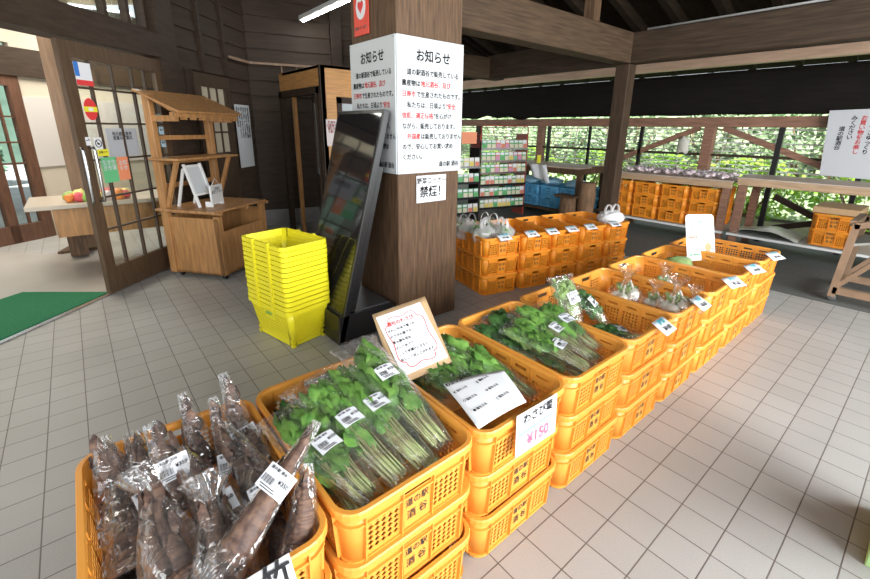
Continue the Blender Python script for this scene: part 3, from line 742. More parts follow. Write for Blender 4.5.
# ================================================================== SCREEN STAND
t = thing('digital_sign', 'black free-standing screen leaning back on a flat base beside the yellow baskets', 'screen', (1.11, 2.385, 0))
tilt = math.atan2(.40, 1.5)
ax = Vector((math.sin(tilt), 0, math.cos(tilt))); nx_ = Vector((-math.cos(tilt), 0, math.sin(tilt)))
SM = Matrix((Vector((0, 1, 0)), nx_, ax)).transposed()
def sb(mb, y0, y1, o0, o1, a0, a1, bev=0):
    mb.box(Vector((0, (y0 + y1) / 2, 0)) + ax * ((a0 + a1) / 2) + nx_ * ((o0 + o1) / 2) + Vector((.04, 0, 0)), (y1 - y0, abs(o1 - o0), a1 - a0), SM, bev); return mb
mb = sb(MB(), 0, .62, -.045, 0, .02, 1.60, .004); obj('screen_case', mb, M_black, t)
mb = sb(MB(), .022, .598, .0, .002, .13, 1.575); obj('display', mb, M_screen, t)
mb = MB(); mb.b2((.06, 0.0, .03), (.50, .62, .215), .004); obj('base', mb, M_black, t)
mb = MB(); mb.b2((.09, 0.03, .215), (.48, .59, .222)); obj('base_plate', mb, mat('grey_steel', (.10, .10, .105), .3, metal=.6), t)
mb = sb(MB(), .03, .59, -.10, -.045, .16, 1.25, .004); obj('rear_housing', mb, M_black, t)
for x, y in ((.12, .03), (.12, .58), (.46, .03), (.46, .58)):
    mb = MB(); mb.tube([(x, y - .012, .018), (x, y + .012, .018)], .018, 10); obj('caster', mb, M_black, t)
# ================================================================== PRODUCE CART
crz = math.atan2(.49, .51)
# origin at front-left base corner of the box; x along the front, y to the back-left
fx = Vector((.35, -.456, 0)); 
t = thing('produce_cart', 'varnished pine market cart with a small roof, upper shelf and cupboard on casters', 'cart', (.571, 4.70, 0), math.atan2(-.456, .35))
A_, B_ = .58, .72      # side width (x), length (y, towards back-right)
mb = MB(); mb.b2((0, 0, .05), (A_, .02, .60)); mb.b2((0, 0, .05), (.02, B_, .60)); mb.b2((0, B_ - .02, .05), (A_, B_, .60)); mb.b2((0, 0, .05), (A_, B_, .07)); mb.b2((A_ - .02, 0, .05), (A_, B_, .47)); mb.b2((A_ - .05, 0, .05), (A_ + .005, .05, .62)); mb.b2((A_ - .05, B_ - .05, .05), (A_ + .005, B_, .68)); mb.b2((A_ - .02, .0, .44), (A_ + .006, B_, .475))
obj('cupboard', mb, M_pine, t)
mb = MB()
for k in range(7): mb.b2((-.04 + k * .092, -.06, .66), (.045 + k * .092, B_ + .02, .68), .002)
for y in (.02, .4, .74): mb.b2((-.02, y, .635), (.60, y + .03, .66))
obj('slatted_top', mb, M_pine, t)
mb = MB()
for y in (-.02, B_ - .03): mb.b2((-.02, y, .05), (.05, y + .055, 1.70), .003)
mb.b2((-.01, 0, 1.30), (.03, B_, 1.34)); mb.b2((-.01, 0, .86), (.03, B_, .90)); mb.b2((-.01, 0, 1.08), (.03, B_, 1.12))
for y in (0, B_ - .02): mb.bar((.0, y + .01, 1.49), (.30, y + .01, 1.49), .03, .05); mb.bar((.03, y + .01, 1.68), (.34, y + .01, 1.53), .03, .04); mb.bar((.05, y + .01, .70), (.22, y + .01, 1.12), .03, .035)
obj('frame', mb, M_pine, t)
mb = MB(); mb.bar((-.06, B_ / 2, 1.725), (.38, B_ / 2, 1.545), B_ + .12, .018)
for k in range(8): mb.b2((.28, -.05 + k * .112, 1.48), (.33, -.02 + k * .112, 1.54))
mb.b2((.31, -.05, 1.50), (.335, B_ + .05, 1.535)); obj('roof', mb, M_pine, t)
mb = MB(); mb.b2((-.02, -.06, 1.125), (.30, B_ + .04, 1.145), .002); obj('upper_shelf', mb, M_pine, t)
for x, y in ((.05, .05), (A_ - .04, .05), (A_ - .04, B_ - .05), (.05, B_ - .05)):
    mb = MB(); mb.tube([(x - .012, y, .024), (x + .012, y, .024)], .024, 12); mb.b2((x - .018, y - .01, .03), (x + .018, y + .01, .055)); obj('caster', mb, M_black, t)
CT = t.matrix_basis.copy() if False else Matrix.Translation(t.location) @ Euler(t.rotation_euler).to_matrix().to_4x4()
# white easel sign on the cart top
t2 = thing('easel_sign', 'small white wooden easel with a clear sleeve standing on the cart top', 'sign', (0, 0, 0))
t2.matrix_world = CT @ Matrix.Translation((.22, .10, .682)) @ Matrix.Rotation(math.radians(0), 4, 'Z')
mb = MB()
for y in (0, .20): mb.bar((.10, y, 0), (-.02, y, .40), .02, .02); mb.bar((-.14, y, 0), (-.03, y, .36), .02, .02)
for z, x in ((.12, .07), (.38, -.02)): mb.bar((x, 0, z), (x, .20, z), .02, .02)
obj('easel_frame', mb, M_white, t2)
mb = MB(); mb.bar((.055, .1, .13), (-.015, .1, .37), .19, .004, up=(1, 0, .3)); obj('sleeve', mb, mat('sleeve_white', (.62, .64, .66), .15), t2)
t3 = thing('white_box_sign', 'small white card sign with black writing standing before the easel on the cart', 'sign')
t3.matrix_world = CT @ Matrix.Translation((.40, .16, .682)) @ Matrix.Rotation(math.radians(12), 4, 'Z')
mb = MB(); mb.b2((-.008, 0, .03), (.008, .22, .20), .002)
for y in (.0, .20): mb.b2((-.06, y, 0), (.01, y + .02, .05))
mb.tube([(0, .04, .20), (0, .11, .26), (0, .18, .20)], .003, 6); obj('card', mb, M_white, t3)
text(t3, 'ご自由に\nお使い下さい', .032, M_ink, (.0085, .11, .18), (0, 1, 0), (0, 0, 1), align='CENTER')

# ================================================================== BOOTH
bx0, by0, bz = 2.28, 4.76, 2.10; bxw, byw = .95, 1.25
t = thing('glazed_booth', 'pine-clad booth with dark-framed glass standing against the back wall', 'booth', (bx0, by0, 0))
mb = MB(); mb.b2((0, 0, 1.87), (.03, byw, bz)); mb.b2((0, 0, 0), (bxw, .03, .5)); mb.b2((0, 0, 1.75), (bxw, .03, bz)); mb.b2((0, 0, .5), (.20, .03, 1.75)); mb.b2((.80, 0, .5), (bxw, .03, 1.75)); mb.b2((0, 0, bz - .03), (bxw, byw - .12, bz)); mb.b2((.0, .0, 0), (.05, .05, bz))
obj('pine_cladding', mb, M_pineh, t)
mb = MB()
for a in ((.0, .03, .0, 1.87, .08), (.0, byw - .08, .0, 1.87, .08)): mb.b2((-.02, a[1], 0), (.04, a[1] + a[4], 1.87))
mb.b2((-.02, .03, 1.80), (.04, byw, 1.88)); mb.b2((-.012, .0, 0), (.0, .035, bz))
mb.b2((.18, -.015, .48), (.82, .01, .56)); mb.b2((.18, -.015, 1.70), (.82, .01, 1.77)); mb.b2((.18, -.015, .48), (.24, .01, 1.77)); mb.b2((.76, -.015, .48), (.82, .01, 1.77))
obj('dark_frame', mb, M_dark, t)
mb = MB(); mb.b2((.24, -.004, .56), (.76, .004, 1.70)); obj('window_pane', mb, mat('curtained_glass', (.50, .54, .55), .15), t)
# folding glazed door, half open
dd = obj('booth_door', MB().b2((0, -.02, .02), (.06, .02, 1.80)).b2((.42, -.02, .02), (.50, .02, 1.80)).b2((.06, -.02, 1.72), (.42, .02, 1.80)).b2((.06, -.02, .02), (.42, .02, .85)), M_dark, t, (-.01, .10, 0), (0, 0, math.radians(70)))
obj('door_glass', MB().b2((.06, -.004, .85), (.42, .004, 1.72)), mat('pale_glass', (.42, .46, .46), .12), dd)
mb = MB(); mb.b2((.02, .86, 0), (.06, .92, 1.86)); obj('inner_stud', mb, M_pine, t)
st = obj('booth_notice', MB().b2((.03, -.006, 1.22), (.17, -.001, 1.52)), mat('pinkish_paper', (.75, .66, .64), .6), None, (bx0, by0, 0)); tag(st, 'white and pink paper notice pinned on the booth corner', 'notice')
text(st, '使用中\n注意事項\n順番待\nち願い', .034, M_red, (.10, -.006, 1.50), (1, 0, 0), (0, 0, 1), align='CENTER')

# ================================================================== OUTER WALL, SHELVES
XW = 7.1
mb = MB(); mb.b2((XW - .06, -3, 1.50), (XW + .06, 9.3, 1.635)); struct('trim_40', mb, M_red_wood)
k = 41
for y, w, m in ((5.30, .12, M_red_wood), (5.12, .05, M_black), (3.34, .05, M_black), (2.36, .13, M_red_wood), (1.53, .06, M_black), (7.0, .1, M_dark), (-.3, .06, M_black), (4.26, .04, M_black), (.7, .05, M_black)):
    mb = MB(); mb.b2((XW - w / 2, y - w / 2, -.01), (XW + w / 2, y + w / 2, 1.5)); struct('trim_%d' % k, mb, m); k += 1
for a, b_ in (((3.66, .98), (2.50, 1.49)), ((2.20, 1.49), (1.0, 1.02)), ((1.45, .62), (.2, .05)), ((1.4, .2), (.1, .62))):
    mb = MB(); mb.bar((XW, a[0], a[1]), (XW, b_[0], b_[1]), .05, .075); struct('trim_%d' % k, mb, M_red_wood if a[1] > .9 else M_dark); k += 1
mb = MB(); mb.b2((XW - .02, -3, 1.10), (XW + .02, 9.3, 1.135)); struct('trim_%d' % k, mb, M_dark); k += 1
# net: many thin strands
mb = MB()
for j in range(13):
    z = .75 + j * .06
    mb.bar((XW + .12, -3, z), (XW + .12, 9.3, z), .006, .012 if j % 3 else .02)
for j in range(60): mb.bar((XW + .12, -3 + j * .2, .6), (XW + .12, -3 + j * .2, 1.5), .006, .006)
o = obj('net_fence', mb, mat('net_grey', (.7, .7, .66), .7)); tag(o, 'pale netting stretched across the open side behind the shelves', 'net')
# tarp roll under the eaves
def tf(u_, v_):
    y = -3 + u_ * 12.3; z = 2.21 - v_ * .55
    bul = .05 * math.sin(PI * v_) + .02 * noise.noise(Vector((y * 1.3, z * 7, 0)))
    if y > 5.3: z += .10 * v_ * noise.noise(Vector((y * 2.2, 3, 1))) 
    return Vector((XW - .14 - bul, y, z + .012 * v_ * noise.noise(Vector((y * 2, 0, 5)))))
mb = MB(); mb.grid(tf, 160, 8); me = solidify(mb, 'tarp', M_tarp, .01); o = obj('black_tarp', me); tag(o, 'long black tarp hung under the eaves along the open side', 'tarp')

def shelf(name, label, y0, y1, zt, deck, back=7.02, m=M_shelfw):
    t = thing(name, label, 'shelf', (6.3, y0, 0)); L = y1 - y0
    mb = MB(); mb.b2((0, 0, zt - .095), (.04, L, zt - .01), .003); obj('front_board', mb, m, t)
    mb = MB(); mb.b2((-.01, -.01, zt - .018), (back - 6.3, L + .01, zt), .003); obj('shelf_top', mb, M_shelft, t)
    mb = MB(); mb.b2((.0, 0, deck - .03), (back - 6.3, L, deck)); obj('deck', mb, M_greyup, t)
    mb = MB(); mb.b2((-.012, 0, deck - .03), (.0, L, deck - .005)); obj('deck_edge', mb, M_white, t)
    for y in (0.02, L - .10):
        for x in (.02, back - 6.3 - .1): mb = MB(); mb.b2((x, y, -.006), (x + .08, y + .08, zt - .02)); obj('leg', mb, M_red_wood, t)
    return t
M_shelft = mat('shelf_top_wood', (.60, .48, .38), .55, noise_scale=6, noise_amt=.3, stretch=(4, .5, 4))
shelf('display_shelf', 'timber shelf heaped with pinkish bulbs above three columns of orange crates', 1.74, 3.30, .845, .20)
shelf('display_shelf', 'empty timber shelf at the right with a grey sheet on its lower deck', -1.2, 1.69, .90, .20)
nC = 0
for c in range(4):
    for lv in range(3):
        y = 2.05 + c * .385
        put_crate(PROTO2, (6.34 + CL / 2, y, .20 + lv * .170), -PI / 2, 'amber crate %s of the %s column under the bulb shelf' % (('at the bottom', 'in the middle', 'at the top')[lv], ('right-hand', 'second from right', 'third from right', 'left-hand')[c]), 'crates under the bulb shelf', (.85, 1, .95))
for lv in range(2):
    put_crate(PROTO2, (6.36 + CL / 2, .72, .20 + lv * .176), -PI / 2, ('amber crate standing alone on the grey sheet under the right shelf, lower of two', 'amber crate under the right shelf, upper of two')[lv], 'two crates under the right shelf', (.85, 1, 1))
mb = MB(); mb.b2((6.38, .53, .57), (6.98, .93, .64), .005); o = obj('cardboard_tray', mb, M_kraft); tag(o, 'brown cardboard tray on the two crates under the right shelf', 'tray')
def gf(u_, v_):
    return Vector((6.30 + .62 * u_, .98 + .68 * v_, .203 + .13 * math.sin(PI * min(1, v_ * 1.0)) * (1 - .5 * u_) * (.7 + .5 * noise.noise(Vector((u_ * 3, v_ * 3, 1))))))
mb = MB(); mb.grid(gf, 16, 16); me = solidify(mb, 'sheet', mat('pale_plastic_sheet', (.50, .51, .47), .35), .004); o = obj('plastic_sheet', me); tag(o, 'rumpled pale plastic sheet heaped on the deck under the right shelf', 'sheet')
# bulbs in bags on top of shelf 1
mb = MB()
for q in range(7):
    a = q * 2.4; mb.sphere((.045 * math.cos(a) * (q / 7 + .3), .045 * math.sin(a) * (q / 7 + .3), .03 + .012 * (q % 3)), .026, 8, 6, (1, 1, .85), .2, q)
gm = mb.mesh('bulbs', M_garlic)
mb = MB(); mb.sphere((0, 0, .04), .075, 12, 8, (1, 1, .6), .35, 3); gb = mb.mesh('net_bag', film('net_bag_film', opac=.0, rough=.3, bstr=.3))
PB = thing('bag_of_bulbs', 'bag of pinkish white bulbs in the heap on the left timber shelf', 'bag of bulbs', (0, 0, 0), 0, 'bags of bulbs on the left timber shelf')
obj('bulbs', gm, parent=PB); obj('plastic_bag', gb, parent=PB)
for q in range(30):
    o = PB if q == 0 else dup(PB)
    o.location = (6.42 + (q % 3) * .19 + rnd.uniform(-.03, .03), 1.90 + (q // 3) * .135 + rnd.uniform(-.03, .03), .845 + rnd.uniform(0, .012)); o.rotation_euler = (0, 0, rnd.uniform(0, 6)); 
    s_ = rnd.uniform(.85, 1.15); o.scale = (s_, s_, s_)
# big leaning board with vertical writing
t = thing('leaning_sign', 'large grey board of vertical handwriting leaning above the right shelf', 'sign')
t.matrix_world = frame_mtx((6.92, 1.03, .95), (0, -1, 0), (.02, .0, 1)) 
mb = MB(); mb.prism([(0, 0), (.62, -.02), (.56, .76), (-.06, .74)], 0, .012); obj('panel', mb, mat('pale_grey_board', (.52, .53, .55), .5), t)
for q, (s_, m_) in enumerate((('新鮮な地元野菜を', M_ink), ('毎日出荷しておりま', M_red), ('すのでごゆっくり', M_ink), ('お買い物をお楽し', M_red), ('みください', M_ink), ('道の駅酒谷', M_ink))):
    text(t, '\n'.join(s_), .056, m_, (.50 - q * .082, .68 - (.12 if q == 5 else 0), .012), (1, 0, 0), (-.06, 1, 0), align='CENTER', line=.95)
# small hanging pouch on the net
mb = MB(); mb.grid(lambda a, b_: Vector((XW - .03 - .03 * math.sin(PI * a), 2.60 + .16 * a, 1.35 - .22 * b_ - .02 * math.sin(9 * a))), 8, 6); o = obj('hanging_sheet', solidify(mb, 'hanging_sheet', mat('cream_sheet', (.6, .58, .5), .5), .003)); tag(o, 'small pale sheet hanging on the net beside the brown post', 'sheet')

# ------------------------------------------------------------------ blue crate table, stump
t = thing('wooden_table', 'rough timber table with a pale top above blue crates at the far side', 'table', (6.15, 3.75, 0))
mb = MB(); mb.b2((0, 0, .83), (.8, 1.75, .86), .004); obj('table_top', mb, M_shelft, t)
mb = MB(); mb.b2((.0, 0, .74), (.04, 1.75, .83)); obj('apron', mb, M_oldwood, t)
mb = MB(); mb.b2((.0, 0, .10), (.8, 1.75, .14)); obj('lower_shelf', mb, M_oldwood, t)
for x in (.01, .72):
    for y in (.02, 1.65): mb = MB(); mb.b2((x, y, -.006), (x + .07, y + .08, .83)); obj('leg', mb, M_oldwood, t)
mb = MB(); mb.bar((.0, .1, .78), (.0, -.45, .88), .03, .09); mb.bar((.3, .1, .83), (.3, -.4, .90), .03, .05); obj('side_rail', mb, M_oldwood, t)
for c in range(4):
    for lv in range(2 if c < 4 else 1):
        put_crate(PROTOB, (6.19 + CL / 2, 3.99 + c * .40, .14 + lv * .176), -PI / 2, 'blue crate on the %s layer, %s column under the far timber table' % (('lower', 'upper')[lv], ('right-hand', 'second', 'third', 'left-hand')[c]), 'blue crates under the far table', (.88, 1, 1))
for q, (yy, zz) in enumerate(((4.02, .49), (4.5, .49), (4.95, .49))):
    mb = MB(); mb.sphere((0, 0, .07), .17, 16, 10, (1, 1.1, .42), .5, q); o = obj('blue_bag', mb, mat('pale_blue_film', (.35, .62, .78), .3)); o.location = (6.45, yy, zz + .005)
    tag(o, 'crumpled pale blue plastic bag on the %s blue crates' % ('right-hand', 'middle', 'left-hand')[q], 'bag')
mb = MB(); mb.grid(lambda a, b_: Vector((6.12 - .02 * math.sin(PI * a * 3), 4.42 + .36 * a - .10 * b_, .868 - .30 * b_ * (1 - .3 * a))), 10, 8); o = obj('white_cloth', solidify(mb, 'cloth', M_paper, .003)); tag(o, 'white plastic sheet hanging off the edge of the far timber table', 'cloth')
for q, (x, y, r_, h_) in enumerate(((6.10, 3.60, .13, .66), (5.98, 3.84, .13, .42))):
    mb = MB(); pts = [(x, y, -.006 + h_ * j / 6) for j in range(7)]; mb.tube(pts, [r_ * (1 + .05 * math.sin(j * 2 + q)) for j in range(7)], 14); o = obj('log_stump', mb, M_stump)
    tag(o, ('tall upright log stump beside the dark post', 'short log stump with a board on it beside the taller one')[q], 'stump')
mb = MB(); mb.b2((5.84, 3.66, .414), (6.06, 4.02, .445)); o = obj('small_board', mb, M_oldwood); tag(o, 'small timber board lying on the short log stump', 'board')

# ------------------------------------------------------------------ seed rack with packets
rd = Vector((.972, -.236, 0)); rn = Vector((-.236, -.972, 0))
RO = Vector((5.05, 4.93, 0)); RW = .92
def rack(nm, label, O, Wd, Ht, m, rows, ncol, slant=.0):
    t = thing(nm, label, 'rack', O, math.atan2(rd.y, rd.x))
    mb = MB()
    for x in (0, Wd): mb.b2((x - .015, 0, -.006), (x + .015, .3, Ht)); 
    mb.tube([(0, 0, Ht - .02), (.0, 0, Ht + .10), (.03, 0, Ht + .13), (Wd - .03, 0, Ht + .13), (Wd, 0, Ht + .10), (Wd, 0, Ht - .02)], .010, 6)
    obj('rack_frame', mb, m, t)
    for r_ in range(rows):
        z = .14 + r_ * (Ht - .2) / rows
        mb = MB(); mb.b2((0, -.03, z), (Wd, .3, z + .012)); mb.b2((0, -.035, z), (Wd, -.03, z + .035)); obj('rack_shelf', mb, M_black if r_ < 3 else M_steel, t)
    return t
M_rackred = mat('red_metal', (.35, .05, .03), .4)
seedm = [mat('seed_%d' % q, c, .4) for q, c in enumerate(((.12, .42, .14), (.70, .22, .14), (.72, .66, .5), (.62, .3, .45), (.75, .6, .15), (.2, .5, .3), (.7, .72, .66)))]
pk = {}
for q in range(len(seedm)):
    mb = MB(); mb.b2((-.042, -.004, 0), (.042, .004, .150), .001); me = mb.mesh('packet', seedm[q])
    mb = MB(); mb.b2((-.036, -.0055, .02), (.036, -.004, .085)); m2 = mb.mesh('picture', seedm[(q + 2) % 7])
    mb = MB(); mb.b2((-.036, -.0055, .105), (.036, -.004, .140)); m3 = mb.mesh('title', M_paper); pk[q] = (me, m2, m3)
cnt = 0
def fill(t, O, Wd, Ht, rows, ncol, where):
    global cnt
    for r_ in range(rows):
        z = .14 + r_ * (Ht - .2) / rows + .013
        for c in range(ncol):
            q = rnd.choice((0, 0, 0, 5, 1, 2, 3, 4, 6)) if r_ > 2 else rnd.choice((0, 0, 5, 6, 2))
            e = thing('seed_packet', 'x', 'seed packet', (0, 0, 0), 0, 'seed packets on %s' % where)
            e['label'] = 'small %s seed packet on %s' % (('green', 'red', 'cream', 'pink', 'yellow', 'blue-green', 'white')[q], where)
            x = .06 + (Wd - .12) * c / (ncol - 1)
            e.location = O + rd * x + rn * .018 + Vector((0, 0, z)); e.rotation_euler = (-.10, 0, math.atan2(rd.y, rd.x) + rnd.uniform(-.05, .05))
            for nm, me in zip(('packet', 'picture', 'title'), pk[q]): obj(nm, me, parent=e)
rack('seed_rack', 'tall wire rack of seed packets with a red frame beside the blue crates', RO, RW, 1.36, M_rackred, 6, 10)
fill(None, RO, RW, 1.36, 6, 10, 'the red-sided rack')
RO2 = RO - rd * .66 + rn * .25; rack('seed_rack', 'dark seed packet rack partly hidden behind the pillar', RO2, .5, 1.15, M_black, 4, 6)
fill(None, RO2, .5, 1.15, 4, 5, 'the dark rack beside the pillar')
mb = MB(); mb.b2((0, 0, 0), (.26, .01, .17)); o = obj('orange_placard', mb, M_stor, None, RO2 + Vector((.15, -.05, 1.22)), (0, 0, -.24)); tag(o, 'orange placard above the dark seed rack beside the pillar', 'placard')
mb = MB(); mb.b2((0, 0, 0), (.01, .01, .07)); mb.b2((-.02, 0, .0), (.08, .008, .14)); o = obj('yellow_tag', mb, M_styel, None, (6.28, 4.72, .868), (0, 0, 0)); tag(o, 'small yellow tag standing at the left end of the far table', 'tag')

# ------------------------------------------------------------------ stand at the right edge
t = thing('sloped_stand', 'sloped timber stand on casters at the right edge of the tiled floor', 'stand', (5.0, -.35, 0))
mb = MB()
for x, y in ((0, .80), (.55, .80)):
    mb.bar((x, y, .04), (x, y - .03 * 1, .70), .05, .05)
    mb.bar((x, y - .02, .68), (x, y - .78, .92), .05, .05)
    mb.bar((x, y, .10), (x, y - .75, .10), .05, .06); mb.bar((x, y - .02, .14), (x, y - .50, .82), .035, .035)
mb.bar((0, .80, .10), (.55, .80, .10), .05, .06); mb.bar((0, .79, .70), (.55, .79, .70), .05, .05); mb.bar((0, .02, .06), (0, .02, .92), .05, .05); mb.bar((.55, .02, .06), (.55, .02, .92), .05, .05)
obj('stand_frame', mb, mat('stand_timber', (.30, .19, .115), .6, noise_scale=8, noise_amt=.3), t)
mb = MB(); mb.box((.27, .42, .62), (.5, .72, .02), Matrix.Rotation(-.3, 3, 'X')); obj('sloped_board', mb, M_greyup, t)
for x in (0, .55):
    for y in (.79, .04): mb = MB(); mb.tube([(x - .012, y, .028), (x + .012, y, .028)], .028, 12); mb.b2((x - .018, y - .012, .03), (x + .018, y + .012, .075)); obj('caster', mb, M_steel, t)
mb = MB(); mb.sphere((5.25, .16, .80), .13, 14, 8, (1.5, 1.3, .35), .6, 5); o = obj('clear_bag', mb, F_bag); tag(o, 'crumpled clear bag lying on top of the sloped stand', 'bag')
# green box whose corner shows at the bottom right
mb = MB(); mb.b2((1.86, -.28, 0), (2.2, -.11, .10), .004); o = obj('green_box', mb, mat('pale_green_paint', (.35, .60, .25), .5)); tag(o, 'pale green box whose corner shows at the lower right edge', 'box')
mb = MB(); mb.b2((1.87, -.205, .10), (2.18, -.165, 1.15), .004); o = obj('shadow_panel', mb, M_dark); tag(o, 'unseen panel added beyond the right edge to cast the floor shadow', 'panel')  # out of view, added and sized to throw a shadow across the tiles

# ------------------------------------------------------------------ outside planting
def bush(label, c, r, h, n_, m, sz=.09):
    mb = MB()
    for q in range(n_):
        a = rnd.uniform(0, 2 * PI); b_ = rnd.random() ** .5; zz = rnd.random()
        rr = r * b_ * math.sqrt(max(.05, 1 - (2 * zz - .9) ** 2 * .8))
        p = Vector((c[0] + rr * math.cos(a) * .7, c[1] + rr * math.sin(a), c[2] + h * zz))
        d = Vector((rnd.uniform(-1, 1), rnd.uniform(-1, 1), rnd.uniform(-.5, 1))).normalized(); e = d.orthogonal().normalized(); s_ = sz * rnd.uniform(.6, 1.3)
        mb.face([p - e * s_ * .3, p + d * s_ * .6 - e * 0, p + e * s_ * .3 + d * .0, p - d * s_ * .5])
    mb2 = MB()
    for q in range(5): mb2.tube([(c[0] + .1 * math.cos(q), c[1] + .1 * math.sin(q), c[2] - .05), (c[0] + .5 * r * math.cos(q * 1.3), c[1] + .6 * r * math.sin(q * 1.3), c[2] + h * .8)], [.03, .008], 5)
    t = thing('shrub', label, 'shrub', (0, 0, 0)); obj('foliage', mb, m, t, fix=False); obj('branches', mb2, M_stump, t)
for q, y in enumerate((-1.6, -.2, 1.3, 2.7, 4.1, 5.6, 7.2, 8.9)):
    bush('leafy shrub outside the netting, %s along the bank from the right' % ('first', 'second', 'third', 'fourth', 'fifth', 'sixth', 'seventh', 'eighth')[q], (10.2 + .3 * (q % 2), y * 1.25, .3), 1.15, 1.7, 1100, M_bush, .14)
for q, y in enumerate((-1, .6, 2.0, 3.3, 4.7, 6.2, 7.6)):
    bush('low yellow-green shrub just outside the netting, %s from the right' % ('first', 'second', 'third', 'fourth', 'fifth', 'sixth', 'seventh')[q], (8.9, y * 1.1, .05), .9, .95, 700, M_bushy, .10)
mb = MB(); mb.face([(9.2, -9, 0), (9.2, 18, 0), (14, 18, 2.6), (14, -9, 2.6)]); mb.face([(14, -9, 2.6), (14, 18, 2.6), (22, 18, 3.0), (22, -9, 3.0)]); struct('ground_bank', mb, M_grass)

# ================================================================== PRODUCE
def bez(p0, p1, p2, t): return p0 * (1 - t) ** 2 + p1 * 2 * t * (1 - t) + p2 * t * t
def leaf(mb, base, tip, width, side, curl=.02, seed=0, ruff=.006):
    """a cupped, ruffled blade from base to tip; side = width direction"""
    base, tip, side = Vector(base), Vector(tip), Vector(side).normalized()
    ax_ = tip - base; nr = ax_.cross(side).normalized()
    def fn(a, b_):
        w = width * (math.sin(PI * min(1, b_ * .93 + .07)) ** .6) * (1.15 - .35 * b_)
        x = (a - .5) * 2
        r = ruff * noise.noise(Vector((x * 2.2 + seed, b_ * 5, seed * 1.7))) * (abs(x) + .3) * 2
        return base + ax_ * b_ + side * (x * w * .5) + nr * (curl * (x * x) - curl * .8 * math.sin(PI * b_) + r)
    mb.grid(fn, 5, 7)
def film_shell(mb, L, prof, seed, flat=.5, wr=.006, nu=28, nv=26):
    """bag envelope along +y; prof(t) -> half width; flattened in z"""
    def fn(a, b_):
        t = a * 2 * PI; w, hgt, zc = prof(b_)
        k = 1 + wr * 12 * noise.noise(Vector((math.cos(t) * 2.6 + seed, math.sin(t) * 2.6, b_ * 4.2 + seed)))
        fold = wr * math.sin(t * 7 + seed + 5 * b_) * (1 - .6 * math.sin(PI * b_))
        return Vector(((w * k + fold) * math.cos(t), L * b_, zc + (hgt * k + fold * .5) * math.sin(t)))
    mb.grid(fn, nu, nv, wrap=True)
def price_label(parent, w, h, M, price, name='price_label', ink=M_ink):
    mb = MB(); mb.grid(lambda a, b_: Vector(((a - .5) * w, (b_ - .5) * h, -5.0 * ((a - .5) * w) ** 2)), 6, 3)
    o = obj(name, mb, M_label, parent); o.matrix_local = M
    text(o, '道の駅 酒谷', h * .15, ink, (-w * .42, h * .42, 0), (1, 0, 0), (0, 1, 0), off=.0006)
    text(o, price, h * .24, ink, (w * .06, h * .14, 0), (1, 0, 0), (0, 1, 0), off=.0006)
    bm = MB()
    for k in range(12):
        x = -w * .42 + k * w * .034; bm.box((x, -h * .10, .0006), (w * (.010 + .012 * ((k * 7) % 3 == 0)), h * .28, .0004))
    for k in range(2): bm.box((-w * .12 + k * .05 * w, -h * (.33 + .09 * k), .0006), (w * .55, h * .035, .0004))
    bo = obj('bar_code', bm, ink, o); bo['kind'] = 'stuff' if False else ''
    del bo['kind']
    return o
def look(p, q, up=(0, 0, 1)):
    """matrix: y axis from p (stem end) to q (leaf end), z up-ish"""
    p, q = Vector(p), Vector(q); y = (q - p).normalized(); x = y.cross(Vector(up)).normalized(); z = x.cross(y)
    M = Matrix((x, y, z)).transposed().to_4x4(); M.translation = p; return M
def greens_bag(label, p, q, width=.12, seed=0, roll=0, leafm=None, price='¥150', group=None, nleaf=15, stemf=.45, lab=True, labpos=.56, thick=.035, tilt=0, cat='bag of greens'):
    r_ = random.Random(seed); p, q = Vector(p), Vector(q); L = (q - p).length
    t = thing('bag_of_greens', label, cat, group=group)
    t.matrix_world = look(p, q) @ Matrix.Rotation(roll, 4, 'Y')
    ml = MB(); ms = MB()
    for k in range(int(nleaf * 2.6)):
        lay = r_.random(); a = r_.uniform(-1, 1)
        x0 = a * width * .20; z0 = (lay - .5) * thick * .5
        ll = L * r_.uniform(.20, .32); b0 = L * (stemf - .20 + (.92 - stemf) * r_.random() ** .85)
        xb = a * width * (.22 + .14 * b0 / L); x1 = xb + r_.uniform(-.3, .3) * width * .35; zb = (lay - .35) * thick * 1.1
        zt = zb + r_.uniform(-.012, .022)
        ms.tube([(x0, .012 + r_.uniform(0, .03), z0), (x0 * 1.1, L * .22, z0 * 1.2), (xb, b0, zb), ((xb + x1) / 2, min(L * .97, b0 + ll * .6), zb)], [.0028, .0026, .0022, .001], 5)
        sd = Vector((1, r_.uniform(-.5, .5), r_.uniform(-.9, .9)))
        leaf(ml, (xb, b0, zb), (x1, min(L * 1.03, b0 + ll), zt), width * r_.uniform(.30, .50), sd, .014, seed + k, .014)
    obj('leaves', ml, leafm or M_leaf, t, fix=False); obj('stems', ms, M_stem, t)
    mb = MB()
    def prof(b_):
        w = width * (.22 + .34 * min(1, b_ * 1.7)) + (.012 if b_ > .93 else 0)
        h_ = thick * (.40 + .70 * math.sin(PI * min(1, b_ * .9 + .08)))
        return w, h_, 0
    film_shell(mb, L * 1.02, prof, seed)
    obj('plastic_bag', mb, F_clear, t, fix=False)
    if lab:
        M = Matrix.Translation((r_.uniform(-.01, .01), L * labpos, thick * 1.10 + .006)) @ Matrix.Rotation(r_.uniform(-.15, .15) + tilt, 4, 'Z')
        price_label(t, .072, .058, M, price)
    return t
Z1 = 3 * CP + .012     # rim height of a stack of three
